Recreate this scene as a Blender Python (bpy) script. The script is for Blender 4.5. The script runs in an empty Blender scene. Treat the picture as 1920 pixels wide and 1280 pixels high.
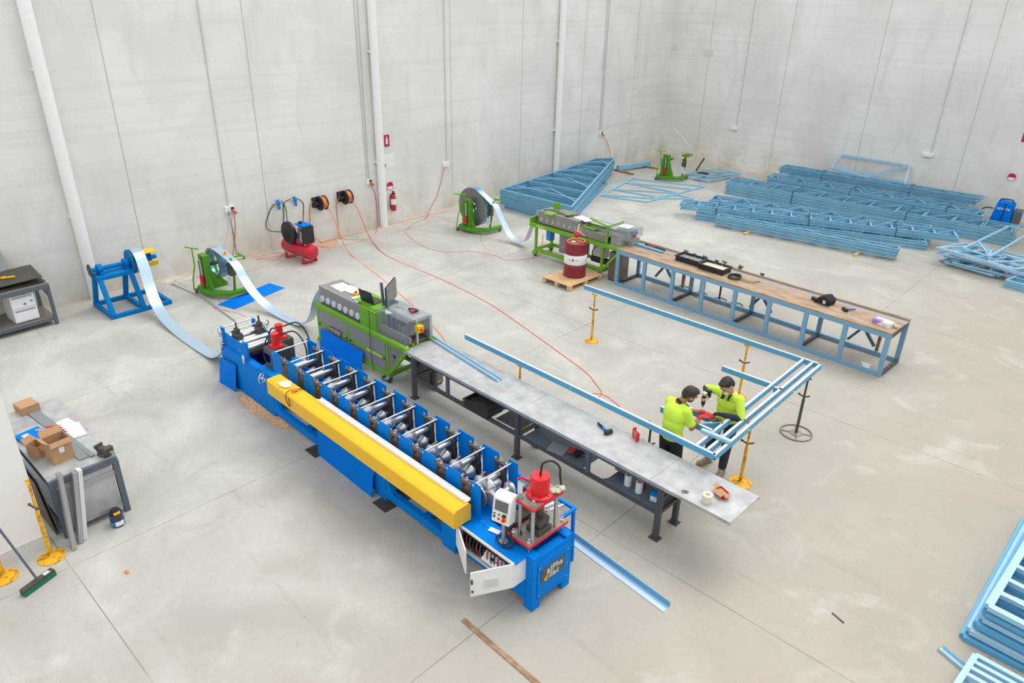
import bpy, math, random
from mathutils import Vector, Matrix, Euler
R = math.radians
random.seed(11)
SC = bpy.context.scene
COL = SC.collection

# ---------------------------------------------------------------- camera
F, CH = 1367.6, 6.6
_y, _p, _r = R(132.861), R(25.946), R(1.2555)
W = Vector((math.cos(_y)*math.cos(_p), math.sin(_y)*math.cos(_p), -math.sin(_p)))
_a = Vector((math.sin(_y), -math.cos(_y), 0)); _b = _a.cross(W)
RV = math.cos(_r)*_a + math.sin(_r)*_b
UV = -math.sin(_r)*_a + math.cos(_r)*_b
CAM = Vector((0, 0, CH))
def ray(x, y): return W + RV*((x-960)/F) - UV*((y-640)/F)
def P(x, y, z=0.0):
    d = ray(x, y); return CAM + d*((z-CH)/d.z)
def PX(x, y, X):
    d = ray(x, y); return CAM + d*(X/d.x)
def PY(x, y, Y):
    d = ray(x, y); return CAM + d*(Y/d.y)
cd = bpy.data.cameras.new('camera'); cam = bpy.data.objects.new('camera', cd); COL.objects.link(cam)
cd.sensor_width = 36; cd.lens = F/1920*36; cd.clip_end = 200
m = Matrix((RV, UV, -W)).transposed().to_4x4(); m.translation = CAM; cam.matrix_world = m
SC.camera = cam

# ---------------------------------------------------------------- materials
def lin(c):
    if isinstance(c, str): c = [int(c[i:i+2], 16)/255 for i in (0, 2, 4)]
    return tuple((v/12.92 if v <= .04045 else ((v+.055)/1.055)**2.4) for v in c)
KA = .86
def mat(name, col, rough=.5, metal=0.0, var=.06, scale=6.0, spec=.5, alpha=None, bump=0.0, trans=0.0):
    m = bpy.data.materials.new(name); m.use_nodes = True
    nt = m.node_tree; n = nt.nodes; l = nt.links; b = n['Principled BSDF']
    c = [v*KA for v in lin(col)]
    b.inputs['Roughness'].default_value = rough; b.inputs['Metallic'].default_value = metal
    b.inputs['Specular IOR Level'].default_value = spec
    tc = n.new('ShaderNodeTexCoord'); no = n.new('ShaderNodeTexNoise'); no.inputs['Scale'].default_value = scale
    no.inputs['Detail'].default_value = 4
    l.new(tc.outputs['Object'], no.inputs['Vector'])
    mx = n.new('ShaderNodeMix'); mx.data_type = 'RGBA'
    mx.inputs[6].default_value = (*[v*(1-var) for v in c], 1); mx.inputs[7].default_value = (*[min(1, v*(1+var)) for v in c], 1)
    l.new(no.outputs['Fac'], mx.inputs[0]); l.new(mx.outputs[2], b.inputs['Base Color'])
    if alpha is not None: b.inputs['Alpha'].default_value = alpha
    if trans: b.inputs['Transmission Weight'].default_value = trans
    if bump:
        bp = n.new('ShaderNodeBump'); bp.inputs['Strength'].default_value = bump
        l.new(no.outputs['Fac'], bp.inputs['Height']); l.new(bp.outputs[0], b.inputs['Normal'])
    return m
def mix_mat(name, c1, c2, scale, rough=.6, metal=0, lo=.4, hi=.6, stretch=(1, 1, 1)):
    """two-colour material, patches from noise"""
    m = bpy.data.materials.new(name); m.use_nodes = True
    nt = m.node_tree; n = nt.nodes; l = nt.links; b = n['Principled BSDF']
    b.inputs['Roughness'].default_value = rough; b.inputs['Metallic'].default_value = metal
    tc = n.new('ShaderNodeTexCoord'); mp = n.new('ShaderNodeMapping'); mp.inputs['Scale'].default_value = stretch
    no = n.new('ShaderNodeTexNoise'); no.inputs['Scale'].default_value = scale; no.inputs['Detail'].default_value = 6
    rp = n.new('ShaderNodeValToRGB'); rp.color_ramp.elements[0].position = lo; rp.color_ramp.elements[1].position = hi
    rp.color_ramp.elements[0].color = (*lin(c1), 1); rp.color_ramp.elements[1].color = (*lin(c2), 1)
    l.new(tc.outputs['Object'], mp.inputs[0]); l.new(mp.outputs[0], no.inputs['Vector'])
    l.new(no.outputs['Fac'], rp.inputs[0]); l.new(rp.outputs[0], b.inputs['Base Color'])
    return m
M = {}
M['blue'] = mat('blue_paint', '0088ee', .55, var=.08, spec=.08)
M['dblue'] = mat('decoiler_blue', '0080cc', .55, var=.12, spec=.1)
M['sheetblue'] = mat('sheet_blue', '0082f4', .55, spec=.05)
M['yellow'] = mat('yellow_paint', 'ffc814', .4, var=.03)
M['syellow'] = mix_mat('stand_yellow', 'a8741e', 'eab01c', 16, .55, lo=.38, hi=.52)
M['steel'] = mat('bright_steel', 'c9ccd0', .3, .75, .1)
M['chrome'] = mat('chrome', 'e6e8ea', .18, .8, .04)
M['dsteel'] = mat('dark_steel', '5a5650', .5, .35, .2)
M['brown'] = mat('brown_steel', '6c5a50', .5, .4, .25, 12)
M['oxide'] = mat('grey_oxide', '54585c', .55, .2, .2, 10)
M['plate'] = mat('machined_plate', '9b948a', .45, .45, .12)
M['red'] = mat('red_paint', 'e5202a', .35, var=.05)
M['dred'] = mat('dark_red', 'cf1f3a', .3, var=.06)
M['maroon'] = mat('maroon', '8c2434', .4, var=.05)
M['green'] = mat('green_paint', '7ab836', .5, var=.08, spec=.2)
M['mgreen'] = mat('moss_green', '5d9e2e', .5, var=.15, spec=.2)
M['pgrey'] = mat('panel_grey', '969492', .45, .15, .04)
M['tgrey'] = mix_mat('worn_table_steel', 'a6a8a9', 'bebfc0', 5, .45, .3, .35, .65)
M['galv'] = mat('galvanised', 'b4b8ba', .4, .5, .1, 10)
M['sgrey'] = mat('slate_grey', '5f6c78', .5, .1, .12)
M['white'] = mat('white_plastic', 'fcfdff', .4, var=.02)
M['paper'] = mat('paper', 'f6f6f8', .8, var=.03, scale=20)
M['pipew'] = mat('pipe_white', 'ffffff', .5, var=.01)
M['black'] = mat('black_plastic', '26282a', .5, var=.2)
M['rubber'] = mat('rubber', '2e2e30', .7, var=.15)
M['orange'] = mat('orange_cable', 'f08a4a', .5)
M['ocable'] = mat('red_orange_cable', 'd8603c', .5)
M['wcable'] = mat('white_cable', 'efe8e2', .5)
M['truss'] = mat('truss_blue', '96cbe6', .5, .12, .1, 3)
M['truss2'] = mat('truss_blue_deep', '7cb9da', .5, .12, .1, 3)
M['stud'] = mat('stud_blue', '66b6e0', .45, .15, .05, 4)
M['flange'] = mat('pale_flange', 'e6f2fa', .4, .15, .03, 4)  # both flanges much paler than the blue web
M['studl'] = mat('stud_light', 'b2d8f0', .42, .15, .05, 4)
M['bench'] = mat('bench_blue', '82b4d6', .45, .2, .1, 5)
M['strip'] = mat('strip_blue', 'c6dff5', .28, .5, .05, 2)
M['coil'] = mat('coil_blue', '80b0d0', .3, .55, .08, 2)
M['coilside'] = mat('coil_side', '8d8f92', .4, .6, .1, 30)
M['ply'] = mix_mat('brown_board', '937c66', 'b29a80', 3, .7, lo=.35, hi=.65, stretch=(1, 3, 1))
M['wood'] = mix_mat('pine', 'c9a070', 'e0bd92', 6, .7, lo=.35, hi=.65, stretch=(.6, 5, 5))
M['card'] = mat('cardboard', 'c39a72', .8, var=.06, scale=15)
M['skin'] = mat('skin', 'b07a5c', .55, var=.06)
M['skin2'] = mat('skin_light', 'c79a7c', .55, var=.06)
M['hivis'] = mat('hivis', 'd8ff50', .85, var=.05, scale=7, bump=.7)
M['navy'] = mat('navy_cloth', '2a3444', .85, var=.15, scale=15, bump=.2)
M['blackc'] = mat('black_cloth', '26282c', .9, var=.15, scale=15)
M['hair'] = mat('hair', '2b2626', .6, var=.4, scale=60, bump=.6)
M['hair2'] = mat('hair_brown', '3a302a', .6, var=.4, scale=60, bump=.6)
M['boot'] = mat('boot_suede', 'a3917e', .8, var=.12, scale=20)
M['glovered'] = mat('glove_red', 'd8323a', .7, var=.1)
M['rag'] = mat('rag', 'd5ddc2', .85, var=.15)
M['saw'] = mix_mat('swarf', 'e0b48a', 'efcfa8', 40, .9, lo=.4, hi=.6)
M['screen'] = mat('screen_grey', '6d7072', .25, var=.03)
M['clear'] = mat('clear_guard', 'b8c4c8', .06, alpha=.2, spec=.5)
M['lime'] = mat('lime_tag', 'cfe04a', .5)
M['purple'] = mat('purple_print', 'b48ad8', .5)
M['sky'] = mat('sky_blue', '1c8fd6', .4)
M['wallgrey'] = mat('sheet_grey', '8f9798', .5, .2, .06)
M['tape'] = mat('tape_cream', 'efe9cf', .5)
M['bgreen'] = mat('brush_green', '1d7a50', .9, var=.3, scale=80)
M['rust'] = mix_mat('rusty_bar', '8a6a52', 'a98a70', 8, .7)
M['teal'] = mat('teal_hose', '1c9a9c', .5)
M['ink'] = mat('dark_ink', '3a4a55', .6)
M['skirt'] = mat('skirting', 'dfe2e6', .6, var=.01)
M['seal'] = mat('joint_sealant', 'c8c7c0', .8, var=.12, scale=3)
M['conduit'] = mat('conduit', 'd4d6d4', .5)
M['signred'] = mat('sign_red', 'c81e4a', .5)
M['pink'] = mat('sign_pink', 'f0d8dc', .5)

def floor_material():
    m = bpy.data.materials.new('concrete_floor'); m.use_nodes = True
    nt = m.node_tree; n = nt.nodes; l = nt.links; b = n['Principled BSDF']
    b.inputs['Roughness'].default_value = .5; b.inputs['Specular IOR Level'].default_value = .35
    geo = n.new('ShaderNodeNewGeometry'); sep = n.new('ShaderNodeSeparateXYZ'); l.new(geo.outputs['Position'], sep.inputs[0])
    def noise(sc, det, vec=None, rough=.55, dist=0):
        o = n.new('ShaderNodeTexNoise'); o.inputs['Scale'].default_value = sc; o.inputs['Detail'].default_value = det
        o.inputs['Roughness'].default_value = rough; o.inputs['Distortion'].default_value = dist
        l.new(vec or geo.outputs['Position'], o.inputs['Vector']); return o.outputs['Fac']
    def mth(op, a, c=None, clamp=False):
        o = n.new('ShaderNodeMath'); o.operation = op; o.use_clamp = clamp
        for i, v in enumerate((a, c)):
            if v is None: continue
            if isinstance(v, (int, float)): o.inputs[i].default_value = v
            else: l.new(v, o.inputs[i])
        return o.outputs[0]
    def ramp(v, a, c):
        o = n.new('ShaderNodeMapRange'); o.inputs[1].default_value = a; o.inputs[2].default_value = c; l.new(v, o.inputs[0]); return o.outputs[0]
    def mixc(f, a, c):
        o = n.new('ShaderNodeMix'); o.data_type = 'RGBA'; l.new(f, o.inputs[0])
        for i, v in ((6, a), (7, c)):
            if isinstance(v, tuple): o.inputs[i].default_value = (*v, 1)
            else: l.new(v, o.inputs[i])
        return o.outputs[2]
    dark = ramp(noise(.55, 5, dist=.5), .58, .8)
    big = ramp(noise(.45, 6, dist=1.0), .36, .64)
    col = mixc(big, lin('adaba5'), lin('c5c3bd'))
    col = mixc(mth('MULTIPLY', dark, .35), col, lin('94928a'))
    # warmer, browner towards the right-hand (large X) side; darkening there offsets brighter light
    warm = ramp(sep.outputs[0], -11, 0)
    col = mixc(mth('MULTIPLY', warm, .95), col, lin('a79e90'))
    blot = ramp(noise(1.3, 6, rough=.62, dist=.8), .52, .78)
    col = mixc(mth('MULTIPLY', blot, .5), col, lin('9c998e'))
    pale = ramp(noise(.8, 5, dist=1.2), .56, .74)
    col = mixc(mth('MULTIPLY', pale, .45), col, lin('d2d0ca'))
    fine = ramp(noise(14, 4), .35, .8)
    col = mixc(mth('MULTIPLY', fine, .22), col, lin('989589'))
    # small dark specks and drips
    sp = ramp(noise(7, 2, rough=.4), .74, .8)
    col = mixc(mth('MULTIPLY', sp, .4), col, lin('8d8a80'))
    # scuff streaks along the machines
    mp = n.new('ShaderNodeMapping'); mp.inputs['Scale'].default_value = (.35, 3.2, 1); l.new(geo.outputs['Position'], mp.inputs[0])
    sc = ramp(noise(1.2, 5, mp.outputs[0], .6, .4), .6, .8)
    col = mixc(mth('MULTIPLY', sc, .5), col, lin('938e83'))
    # saw-cut joints
    wob = noise(3, 2)
    def line(axis, c, w):
        d = mth('ABSOLUTE', mth('SUBTRACT', sep.outputs[axis], c)); return mth('LESS_THAN', d, w)
    jl = None
    for ax, cs in ((0, (-13.0, -8.66, -4.34, 0.0, 4.3)), (1, (-3.8, 1.355, 6.52, 11.7, 16.9, 22.1))):
        for c in cs:
            v = line(ax, c, .0065); jl = v if jl is None else mth('MAXIMUM', jl, v)
    jm = mth('MULTIPLY', jl, ramp(noise(.9, 2), .25, .55))
    col = mixc(mth('MULTIPLY', jm, .62), col, lin('5f5b52'))
    # rust-brown water line along the left wall
    d = mth('ABSOLUTE', mth('SUBTRACT', sep.outputs[0], mth('ADD', -16.72, mth('MULTIPLY', mth('SUBTRACT', wob, .5), .25))))
    rl = mth('SUBTRACT', 1.0, mth('MULTIPLY', d, 9.0), True)
    rl = mth('MULTIPLY', rl, ramp(noise(1.1, 4), .4, .62))
    col = mixc(mth('MULTIPLY', rl, .5), col, lin('b98a58'))
    # warm stain strip at the foot of the walls
    foot = mth('MAXIMUM', ramp(sep.outputs[0], -17.1, -17.6), ramp(sep.outputs[1], 27.9, 28.4))
    col = mixc(mth('MULTIPLY', foot, .45), col, lin('d6c4a8'))
    l.new(col, b.inputs['Base Color'])
    rr = n.new('ShaderNodeMapRange'); rr.inputs[3].default_value = .38; rr.inputs[4].default_value = .62
    l.new(noise(2, 4), rr.inputs[0]); l.new(rr.outputs[0], b.inputs['Roughness'])
    return m
def wall_material():
    m = bpy.data.materials.new('concrete_wall'); m.use_nodes = True
    nt = m.node_tree; n = nt.nodes; l = nt.links; b = n['Principled BSDF']; b.inputs['Roughness'].default_value = .8
    b.inputs['Specular IOR Level'].default_value = .2
    geo = n.new('ShaderNodeNewGeometry'); sep = n.new('ShaderNodeSeparateXYZ'); l.new(geo.outputs['Position'], sep.inputs[0])
    def noise(sc, det, st=(1, 1, 1)):
        mp = n.new('ShaderNodeMapping'); mp.inputs['Scale'].default_value = st; l.new(geo.outputs['Position'], mp.inputs[0])
        o = n.new('ShaderNodeTexNoise'); o.inputs['Scale'].default_value = sc; o.inputs['Detail'].default_value = det; o.inputs['Distortion'].default_value = .5
        l.new(mp.outputs[0], o.inputs['Vector']); return o.outputs['Fac']
    def ramp(v, a, c, x=0, y=1):
        o = n.new('ShaderNodeMapRange'); o.inputs[1].default_value = a; o.inputs[2].default_value = c
        o.inputs[3].default_value = x; o.inputs[4].default_value = y; l.new(v, o.inputs[0]); return o.outputs[0]
    def mul(a, c):
        o = n.new('ShaderNodeMath'); o.operation = 'MULTIPLY'
        for i, v in enumerate((a, c)):
            if isinstance(v, (int, float)): o.inputs[i].default_value = v
            else: l.new(v, o.inputs[i])
        return o.outputs[0]
    def mixc(f, a, c):
        o = n.new('ShaderNodeMix'); o.data_type = 'RGBA'; l.new(f, o.inputs[0])
        for i, v in ((6, a), (7, c)):
            if isinstance(v, tuple): o.inputs[i].default_value = (*v, 1)
            else: l.new(v, o.inputs[i])
        return o.outputs[2]
    col = mixc(ramp(noise(.45, 5), .38, .62), lin('dcdcd7'), lin('e7e7e3'))
    col = mixc(ramp(noise(2.5, 6, (1, 1, .25)), .55, .8, 0, .45), col, lin('c6c6bf'))
    col = mixc(ramp(noise(1.2, 3, (.12, .12, 6)), .5, .75, 0, .3), col, lin('cbcbc5'))
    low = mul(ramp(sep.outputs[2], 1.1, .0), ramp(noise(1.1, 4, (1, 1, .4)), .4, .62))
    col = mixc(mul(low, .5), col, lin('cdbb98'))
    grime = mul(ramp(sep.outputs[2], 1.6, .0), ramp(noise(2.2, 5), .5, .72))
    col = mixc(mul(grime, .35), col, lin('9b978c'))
    l.new(col, b.inputs['Base Color'])
    return m
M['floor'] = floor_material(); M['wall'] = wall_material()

# ---------------------------------------------------------------- mesh building
JR = random.Random(77)
class MB:
    def __init__(s): s.v = []; s.f = []
    def add(s, vs, fs):
        k = len(s.v); s.v += [tuple(v) for v in vs]; s.f += [tuple(i+k for i in f) for f in fs]; return s
    def box(s, x0, x1, y0, y1, z0, z1):
        # sub-millimetre differences keep touching faces from coinciding
        e = [JR.uniform(.0001, .0007) for _ in range(6)]
        if min(x1-x0, y1-y0, z1-z0) > .005: x0 -= e[0]; x1 += e[1]; y0 -= e[2]; y1 += e[3]; z0 -= e[4]*.3; z1 += e[5]
        return s.add([(x0, y0, z0), (x1, y0, z0), (x1, y1, z0), (x0, y1, z0), (x0, y0, z1), (x1, y0, z1), (x1, y1, z1), (x0, y1, z1)],
                     [(0, 3, 2, 1), (4, 5, 6, 7), (0, 1, 5, 4), (1, 2, 6, 5), (2, 3, 7, 6), (3, 0, 4, 7)])
    def obox(s, c, size, rot=(0, 0, 0)):
        e = Euler([R(a) for a in rot]).to_matrix(); c = Vector(c); a, b_, d = [q/2 for q in size]
        vs = [c+e@Vector(q) for q in ((-a, -b_, -d), (a, -b_, -d), (a, b_, -d), (-a, b_, -d), (-a, -b_, d), (a, -b_, d), (a, b_, d), (-a, b_, d))]
        return s.add(vs, [(0, 3, 2, 1), (4, 5, 6, 7), (0, 1, 5, 4), (1, 2, 6, 5), (2, 3, 7, 6), (3, 0, 4, 7)])
    def bar(s, p, q, w, h, up=(0, 0, 1)):
        p, q, up = Vector(p), Vector(q), Vector(up); d = (q-p).normalized()
        if abs(d.dot(up)) > .95: up = Vector((0, 1, 0)) if abs(d.y) < .9 else Vector((1, 0, 0))
        x = d.cross(up).normalized()*(w/2+JR.uniform(0, .0008)); y = x.cross(d).normalized()*(h/2+(JR.uniform(0, .0008) if h > .01 else 0))
        vs = [p-x-y, p+x-y, p+x+y, p-x+y, q-x-y, q+x-y, q+x+y, q-x+y]
        return s.add(vs, [(0, 1, 2, 3), (7, 6, 5, 4), (0, 4, 5, 1), (1, 5, 6, 2), (2, 6, 7, 3), (3, 7, 4, 0)])
    def cyl(s, p, q, r, r2=None, n=16):
        p, q = Vector(p), Vector(q); r2 = r if r2 is None else r2; d = (q-p).normalized()
        u = d.orthogonal().normalized(); w = d.cross(u); vs = []
        for c, rr in ((p, r), (q, r2)):
            for i in range(n):
                a = 2*math.pi*i/n; vs.append(c+(u*math.cos(a)+w*math.sin(a))*rr)
        fs = [(i, (i+1) % n, n+(i+1) % n, n+i) for i in range(n)] + [tuple(range(n))[::-1], tuple(range(n, 2*n))]
        return s.add(vs, fs)
    def lathe(s, c, axis, prof, n=24):
        c, d = Vector(c), Vector(axis).normalized(); u = d.orthogonal().normalized(); w = d.cross(u); vs = []; fs = []
        for r, t in prof:
            for i in range(n):
                a = 2*math.pi*i/n; vs.append(c+d*t+(u*math.cos(a)+w*math.sin(a))*max(r, 1e-4))
        for k in range(len(prof)-1):
            for i in range(n): fs.append((k*n+i, k*n+(i+1) % n, (k+1)*n+(i+1) % n, (k+1)*n+i))
        if prof[0] != prof[-1]: fs += [tuple(range(n))[::-1], tuple(range((len(prof)-1)*n, len(prof)*n))]
        return s.add(vs, fs)
    def tube(s, pts, r, n=7, r2=None):
        pts = [Vector(p) for p in pts]; vs = []; fs = []; u = None; N = len(pts)
        for i, p in enumerate(pts):
            d = (pts[min(i+1, N-1)]-pts[max(i-1, 0)]).normalized()
            if u is None: u = d.orthogonal().normalized()
            u = (u-d*u.dot(d)).normalized(); w = d.cross(u)
            rr = r if r2 is None else r+(r2-r)*i/(N-1)
            for j in range(n):
                a = 2*math.pi*j/n; vs.append(p+(u*math.cos(a)+w*math.sin(a))*rr)
        for i in range(N-1):
            for j in range(n): fs.append((i*n+j, i*n+(j+1) % n, (i+1)*n+(j+1) % n, (i+1)*n+j))
        fs += [tuple(range(n))[::-1], tuple(range((N-1)*n, N*n))]
        return s.add(vs, fs)
    def ring(s, c, axis, R_, r, n=28, k=8):
        c, d = Vector(c), Vector(axis).normalized(); u = d.orthogonal().normalized(); w = d.cross(u); vs = []; fs = []
        for i in range(n):
            a = 2*math.pi*i/n; e = u*math.cos(a)+w*math.sin(a)
            for j in range(k):
                b_ = 2*math.pi*j/k; vs.append(c+e*(R_+r*math.cos(b_))+d*(r*math.sin(b_)))
        for i in range(n):
            for j in range(k): fs.append((i*k+j, ((i+1) % n)*k+j, ((i+1) % n)*k+(j+1) % k, i*k+(j+1) % k))
        return s.add(vs, fs)
    def prism(s, pts, axis, a, b_):
        """extrude 2-D polygon; axis 'x' -> (y,z) points, 'y' -> (x,z), 'z' -> (x,y)"""
        f = {'x': lambda p, t: (t, p[0], p[1]), 'y': lambda p, t: (p[0], t, p[1]), 'z': lambda p, t: (p[0], p[1], t)}[axis]
        if b_-a > .005: a -= JR.uniform(.0008, .0014); b_ += JR.uniform(.0008, .0014)
        n = len(pts); vs = [f(p, a) for p in pts]+[f(p, b_) for p in pts]
        return s.add(vs, [tuple(range(n)), tuple(range(n, 2*n))[::-1]]+[(i, n+i, n+(i+1) % n, (i+1) % n) for i in range(n)])
    def sph(s, c, r, n=16, k=10, rot=None):
        rx, ry, rz = (r, r, r) if isinstance(r, (int, float)) else r; vs = []; fs = []; c = Vector(c)
        e = rot if rot is not None else Matrix.Identity(3)
        for i in range(1, k):
            t = math.pi*i/k
            for j in range(n):
                a = 2*math.pi*j/n; vs.append(c+e@Vector((rx*math.sin(t)*math.cos(a), ry*math.sin(t)*math.sin(a), rz*math.cos(t))))
        vs += [c+e@Vector((0, 0, rz)), c+e@Vector((0, 0, -rz))]; T, B = len(vs)-2, len(vs)-1
        for i in range(k-2):
            for j in range(n): fs.append((i*n+j, (i+1)*n+j, (i+1)*n+(j+1) % n, i*n+(j+1) % n))
        for j in range(n): fs += [(T, j, (j+1) % n), (B, (k-2)*n+(j+1) % n, (k-2)*n+j)]
        return s.add(vs, fs)
    def ribbon(s, pts, wv, th):
        """strip of sheet along pts; wv = half-width vector"""
        pts = [Vector(p) for p in pts]; wv = Vector(wv); vs = []; fs = []; N = len(pts)
        for i, p in enumerate(pts):
            d = (pts[min(i+1, N-1)]-pts[max(i-1, 0)]).normalized(); nn = d.cross(wv).normalized()*(th/2)
            vs += [p-wv-nn, p+wv-nn, p+wv+nn, p-wv+nn]
        for i in range(N-1):
            for j in range(4): fs.append((i*4+j, (i+1)*4+j, (i+1)*4+(j+1) % 4, i*4+(j+1) % 4))
        fs += [(0, 1, 2, 3), (4*N-1, 4*N-2, 4*N-3, 4*N-4)]
        return s.add(vs, fs)
    def mesh(s, name):
        me = bpy.data.meshes.new(name); me.from_pydata(s.v, [], s.f)
        import bmesh
        bm = bmesh.new(); bm.from_mesh(me); bmesh.ops.recalc_face_normals(bm, faces=bm.faces); bm.to_mesh(me); bm.free()
        return me
    def build(s, name, mt, parent=None, smooth=True, bevel=0, ang=38):
        me = s.mesh(name); me.materials.append(mt if not isinstance(mt, str) else M[mt])
        if smooth: me.shade_smooth(); me.set_sharp_from_angle(angle=R(ang))
        o = bpy.data.objects.new(name, me); COL.objects.link(o)
        if parent is not None: o.parent = parent
        if bevel:
            b = o.modifiers.new('bevel', 'BEVEL'); b.width = bevel; b.segments = 2; b.limit_method = 'ANGLE'; b.angle_limit = R(40)
        return o
def crom(pts, k=6):
    pts = [Vector(p) for p in pts]; out = []
    q = [pts[0]*2-pts[1]]+pts+[pts[-1]*2-pts[-2]]
    for i in range(1, len(q)-2):
        a, b_, c, d = q[i-1], q[i], q[i+1], q[i+2]
        for j in range(k):
            t = j/k; out.append(.5*((2*b_)+(c-a)*t+(2*a-5*b_+4*c-d)*t*t+(3*b_-a-3*c+d)*t**3))
    out.append(pts[-1]); return out
def tag(o, label=None, cat=None, group=None, kind=None):
    for k, v in (('label', label), ('category', cat), ('group', group), ('kind', kind)):
        if v: o[k] = v
    return o
def thing(name, label, cat, loc=(0, 0, 0), rz=0, group=None):
    o = bpy.data.objects.new(name, None); o.empty_display_size = .1; COL.objects.link(o)
    o.location = loc; o.rotation_euler = (0, 0, R(rz)); return tag(o, label, cat, group)
def struct(o): return tag(o, kind='structure')
def copy_tree(o, parent=None):
    c = o.copy(); COL.objects.link(c)
    if parent is not None: c.parent = parent
    for ch in list(o.children): copy_tree(ch, c)
    return c
def text(s, size, mt, parent, loc, rot, name='lettering', ext=.001, align='CENTER', spacing=1.0, bold=0.0):
    cu = bpy.data.curves.new(name, 'FONT'); cu.body = s; cu.size = size; cu.extrude = ext; cu.offset = bold; cu.align_x = align; cu.align_y = 'CENTER'
    cu.space_character = spacing; cu.space_line = .85
    t = bpy.data.objects.new('tmp', cu); COL.objects.link(t)
    dg = bpy.context.evaluated_depsgraph_get(); me = bpy.data.meshes.new_from_object(t.evaluated_get(dg)); bpy.data.objects.remove(t)
    me.materials.clear(); me.materials.append(M[mt]); o = bpy.data.objects.new(name, me); COL.objects.link(o)
    o.location = loc; o.rotation_euler = [R(a) for a in rot]
    if parent is not None: o.parent = parent
    return o
ORD = ['topmost', 'second from the top', 'third from the top', 'fourth from the top', 'fifth from the top', 'sixth from the top',
       'seventh from the top', 'eighth from the top', 'ninth from the top', 'tenth from the top', 'eleventh from the top']

# ================================================================ SETTING
LX, BY = -17.6, 28.4
struct(MB().box(LX-.2, 10, -8, BY+.2, -.1, 0).build('floor', 'floor', smooth=False))
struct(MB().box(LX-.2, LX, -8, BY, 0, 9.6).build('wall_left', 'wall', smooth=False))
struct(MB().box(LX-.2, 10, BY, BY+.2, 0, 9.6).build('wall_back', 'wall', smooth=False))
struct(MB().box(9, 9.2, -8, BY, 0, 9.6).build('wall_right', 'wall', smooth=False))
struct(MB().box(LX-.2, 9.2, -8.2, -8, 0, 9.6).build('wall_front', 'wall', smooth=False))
tn = 0
for y in (-.5, 2.77, 6.055, 9.34, 15.94, 19.16, 22.49, 25.79):
    tn += 1; struct(MB().box(LX, LX+.004, y-.01, y+.01, 0, 9.6).build('trim_%d' % tn, 'seal', smooth=False))
for x in (-15.85, -12.56, -9.28, -5.91, -2.6, .7):
    tn += 1; struct(MB().box(x-.01, x+.01, BY-.004, BY, 0, 9.6).build('trim_%d' % tn, 'seal', smooth=False))
# white partition at the near left
struct(MB().box(-9.42, -9.25, -5, 1.31, 0, 4.6).build('wall_partition', mat('partition_white', 'ffffff', .7, var=.005), smooth=False))
struct(MB().box(-9.25, -9.235, -5, 1.31, 0, .2).build('baseboard_partition', 'skirt', smooth=False))
# patches of tape on the wall
for n_, (w, p) in enumerate((('l', (1192, 105)), ('b', (1265, 90)), ('b', (1328, 100)))):
    if w == 'l': q = PX(*p, LX); o = MB().box(LX, LX+.01, q.y-.12, q.y+.12, q.z-.12, q.z+.12).build('tape_patch', 'pink' if 0 else 'skirt')
    else: q = PY(*p, BY); wd = .1 if p[0] < 1300 else .22; o = MB().box(q.x-wd, q.x+wd, BY-.01, BY, q.z-.13, q.z+.13).build('tape_patch', 'skirt')
    tag(o, ('pale square patch on the left wall near the corner', 'pale square patch on the back wall right beside the corner', 'wider pale patch over the joint on the back wall')[n_], 'wall patch')

# downpipes
for n_, (y, lab) in enumerate(((4.79, 'white round downpipe on the wall behind the blue decoiler'), (13.0, 'white round downpipe on the wall beside the fire extinguisher'),
                               (21.02, 'white round downpipe on the wall behind the raked frame stack'))):
    t = thing('downpipe', lab, 'pipe', (LX+.14, y, 0))
    MB().cyl((0, 0, .0), (0, 0, 9.5), .125-.008*n_, n=24).build('pipe', 'pipew', t)
    for z in (1.9, 4.9, 7.6): MB().box(-.14, .02, -.14, .14, z, z+.04).build('pipe_bracket', 'pipew', t)
# conduits with sockets at the end
def socket(y, z, lab, n=2, lead=None):
    t = thing('power_outlet', lab, 'outlet', (LX, y, z))
    for k in range(n): MB().box(0, .06, -.13*n/2+.13*k, -.13*n/2+.12+.13*k, -.08, .08).build('outlet_box', 'white', t, bevel=.008)
    if lead:
        MB().cyl((.05, .06, -.03), (.14, .1, -.1), .04, n=12).build('plug', lead, t)
        MB().cyl((.06, .06, .02), (.075, .06, .02), .04, n=12).build('socket_face', 'black', t)
    return t
socket(8.3, 1.38, 'white double power outlet on the wall above the white cable', 2, 'ocable')
socket(12.6, 1.38, 'white power outlet beside the middle downpipe with orange plug', 1, 'ocable')
socket(15.65, 1.44, 'white power outlet on the wall left of the large coil', 2, None)
socket(23.78, 1.48, 'small power outlet above the raked frame stack, nearest the corner', 1, 'ocable')
def conduit(pts, lab):
    t = tag(MB().tube(pts, .012).build('conduit', 'conduit'), lab, 'conduit'); return t
conduit([(LX+.02, 8.3, 9.5), (LX+.02, 8.28, 1.46)], 'thin grey conduit running down the wall to the outlet left of the compressor')
conduit([(LX+.02, 12.52, 9.5), (LX+.02, 12.58, 1.46)], 'left of two thin conduits beside the middle downpipe')
conduit([(LX+.02, 12.65, 9.5), (LX+.02, 12.65, 1.46)], 'right of two thin conduits beside the middle downpipe')
conduit([(LX+.02, 15.7, 9.5), (LX+.02, 15.7, 1.52)], 'thin conduit down the wall to the outlet left of the large coil')
conduit([(LX+.02, 23.66, 9.5), (LX+.02, 23.73, 1.56)], 'left of two conduits on the wall above the raked stack')
conduit([(LX+.02, 23.8, 9.5), (LX+.02, 23.83, 1.56)], 'right of two conduits on the wall above the raked stack')
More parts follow.
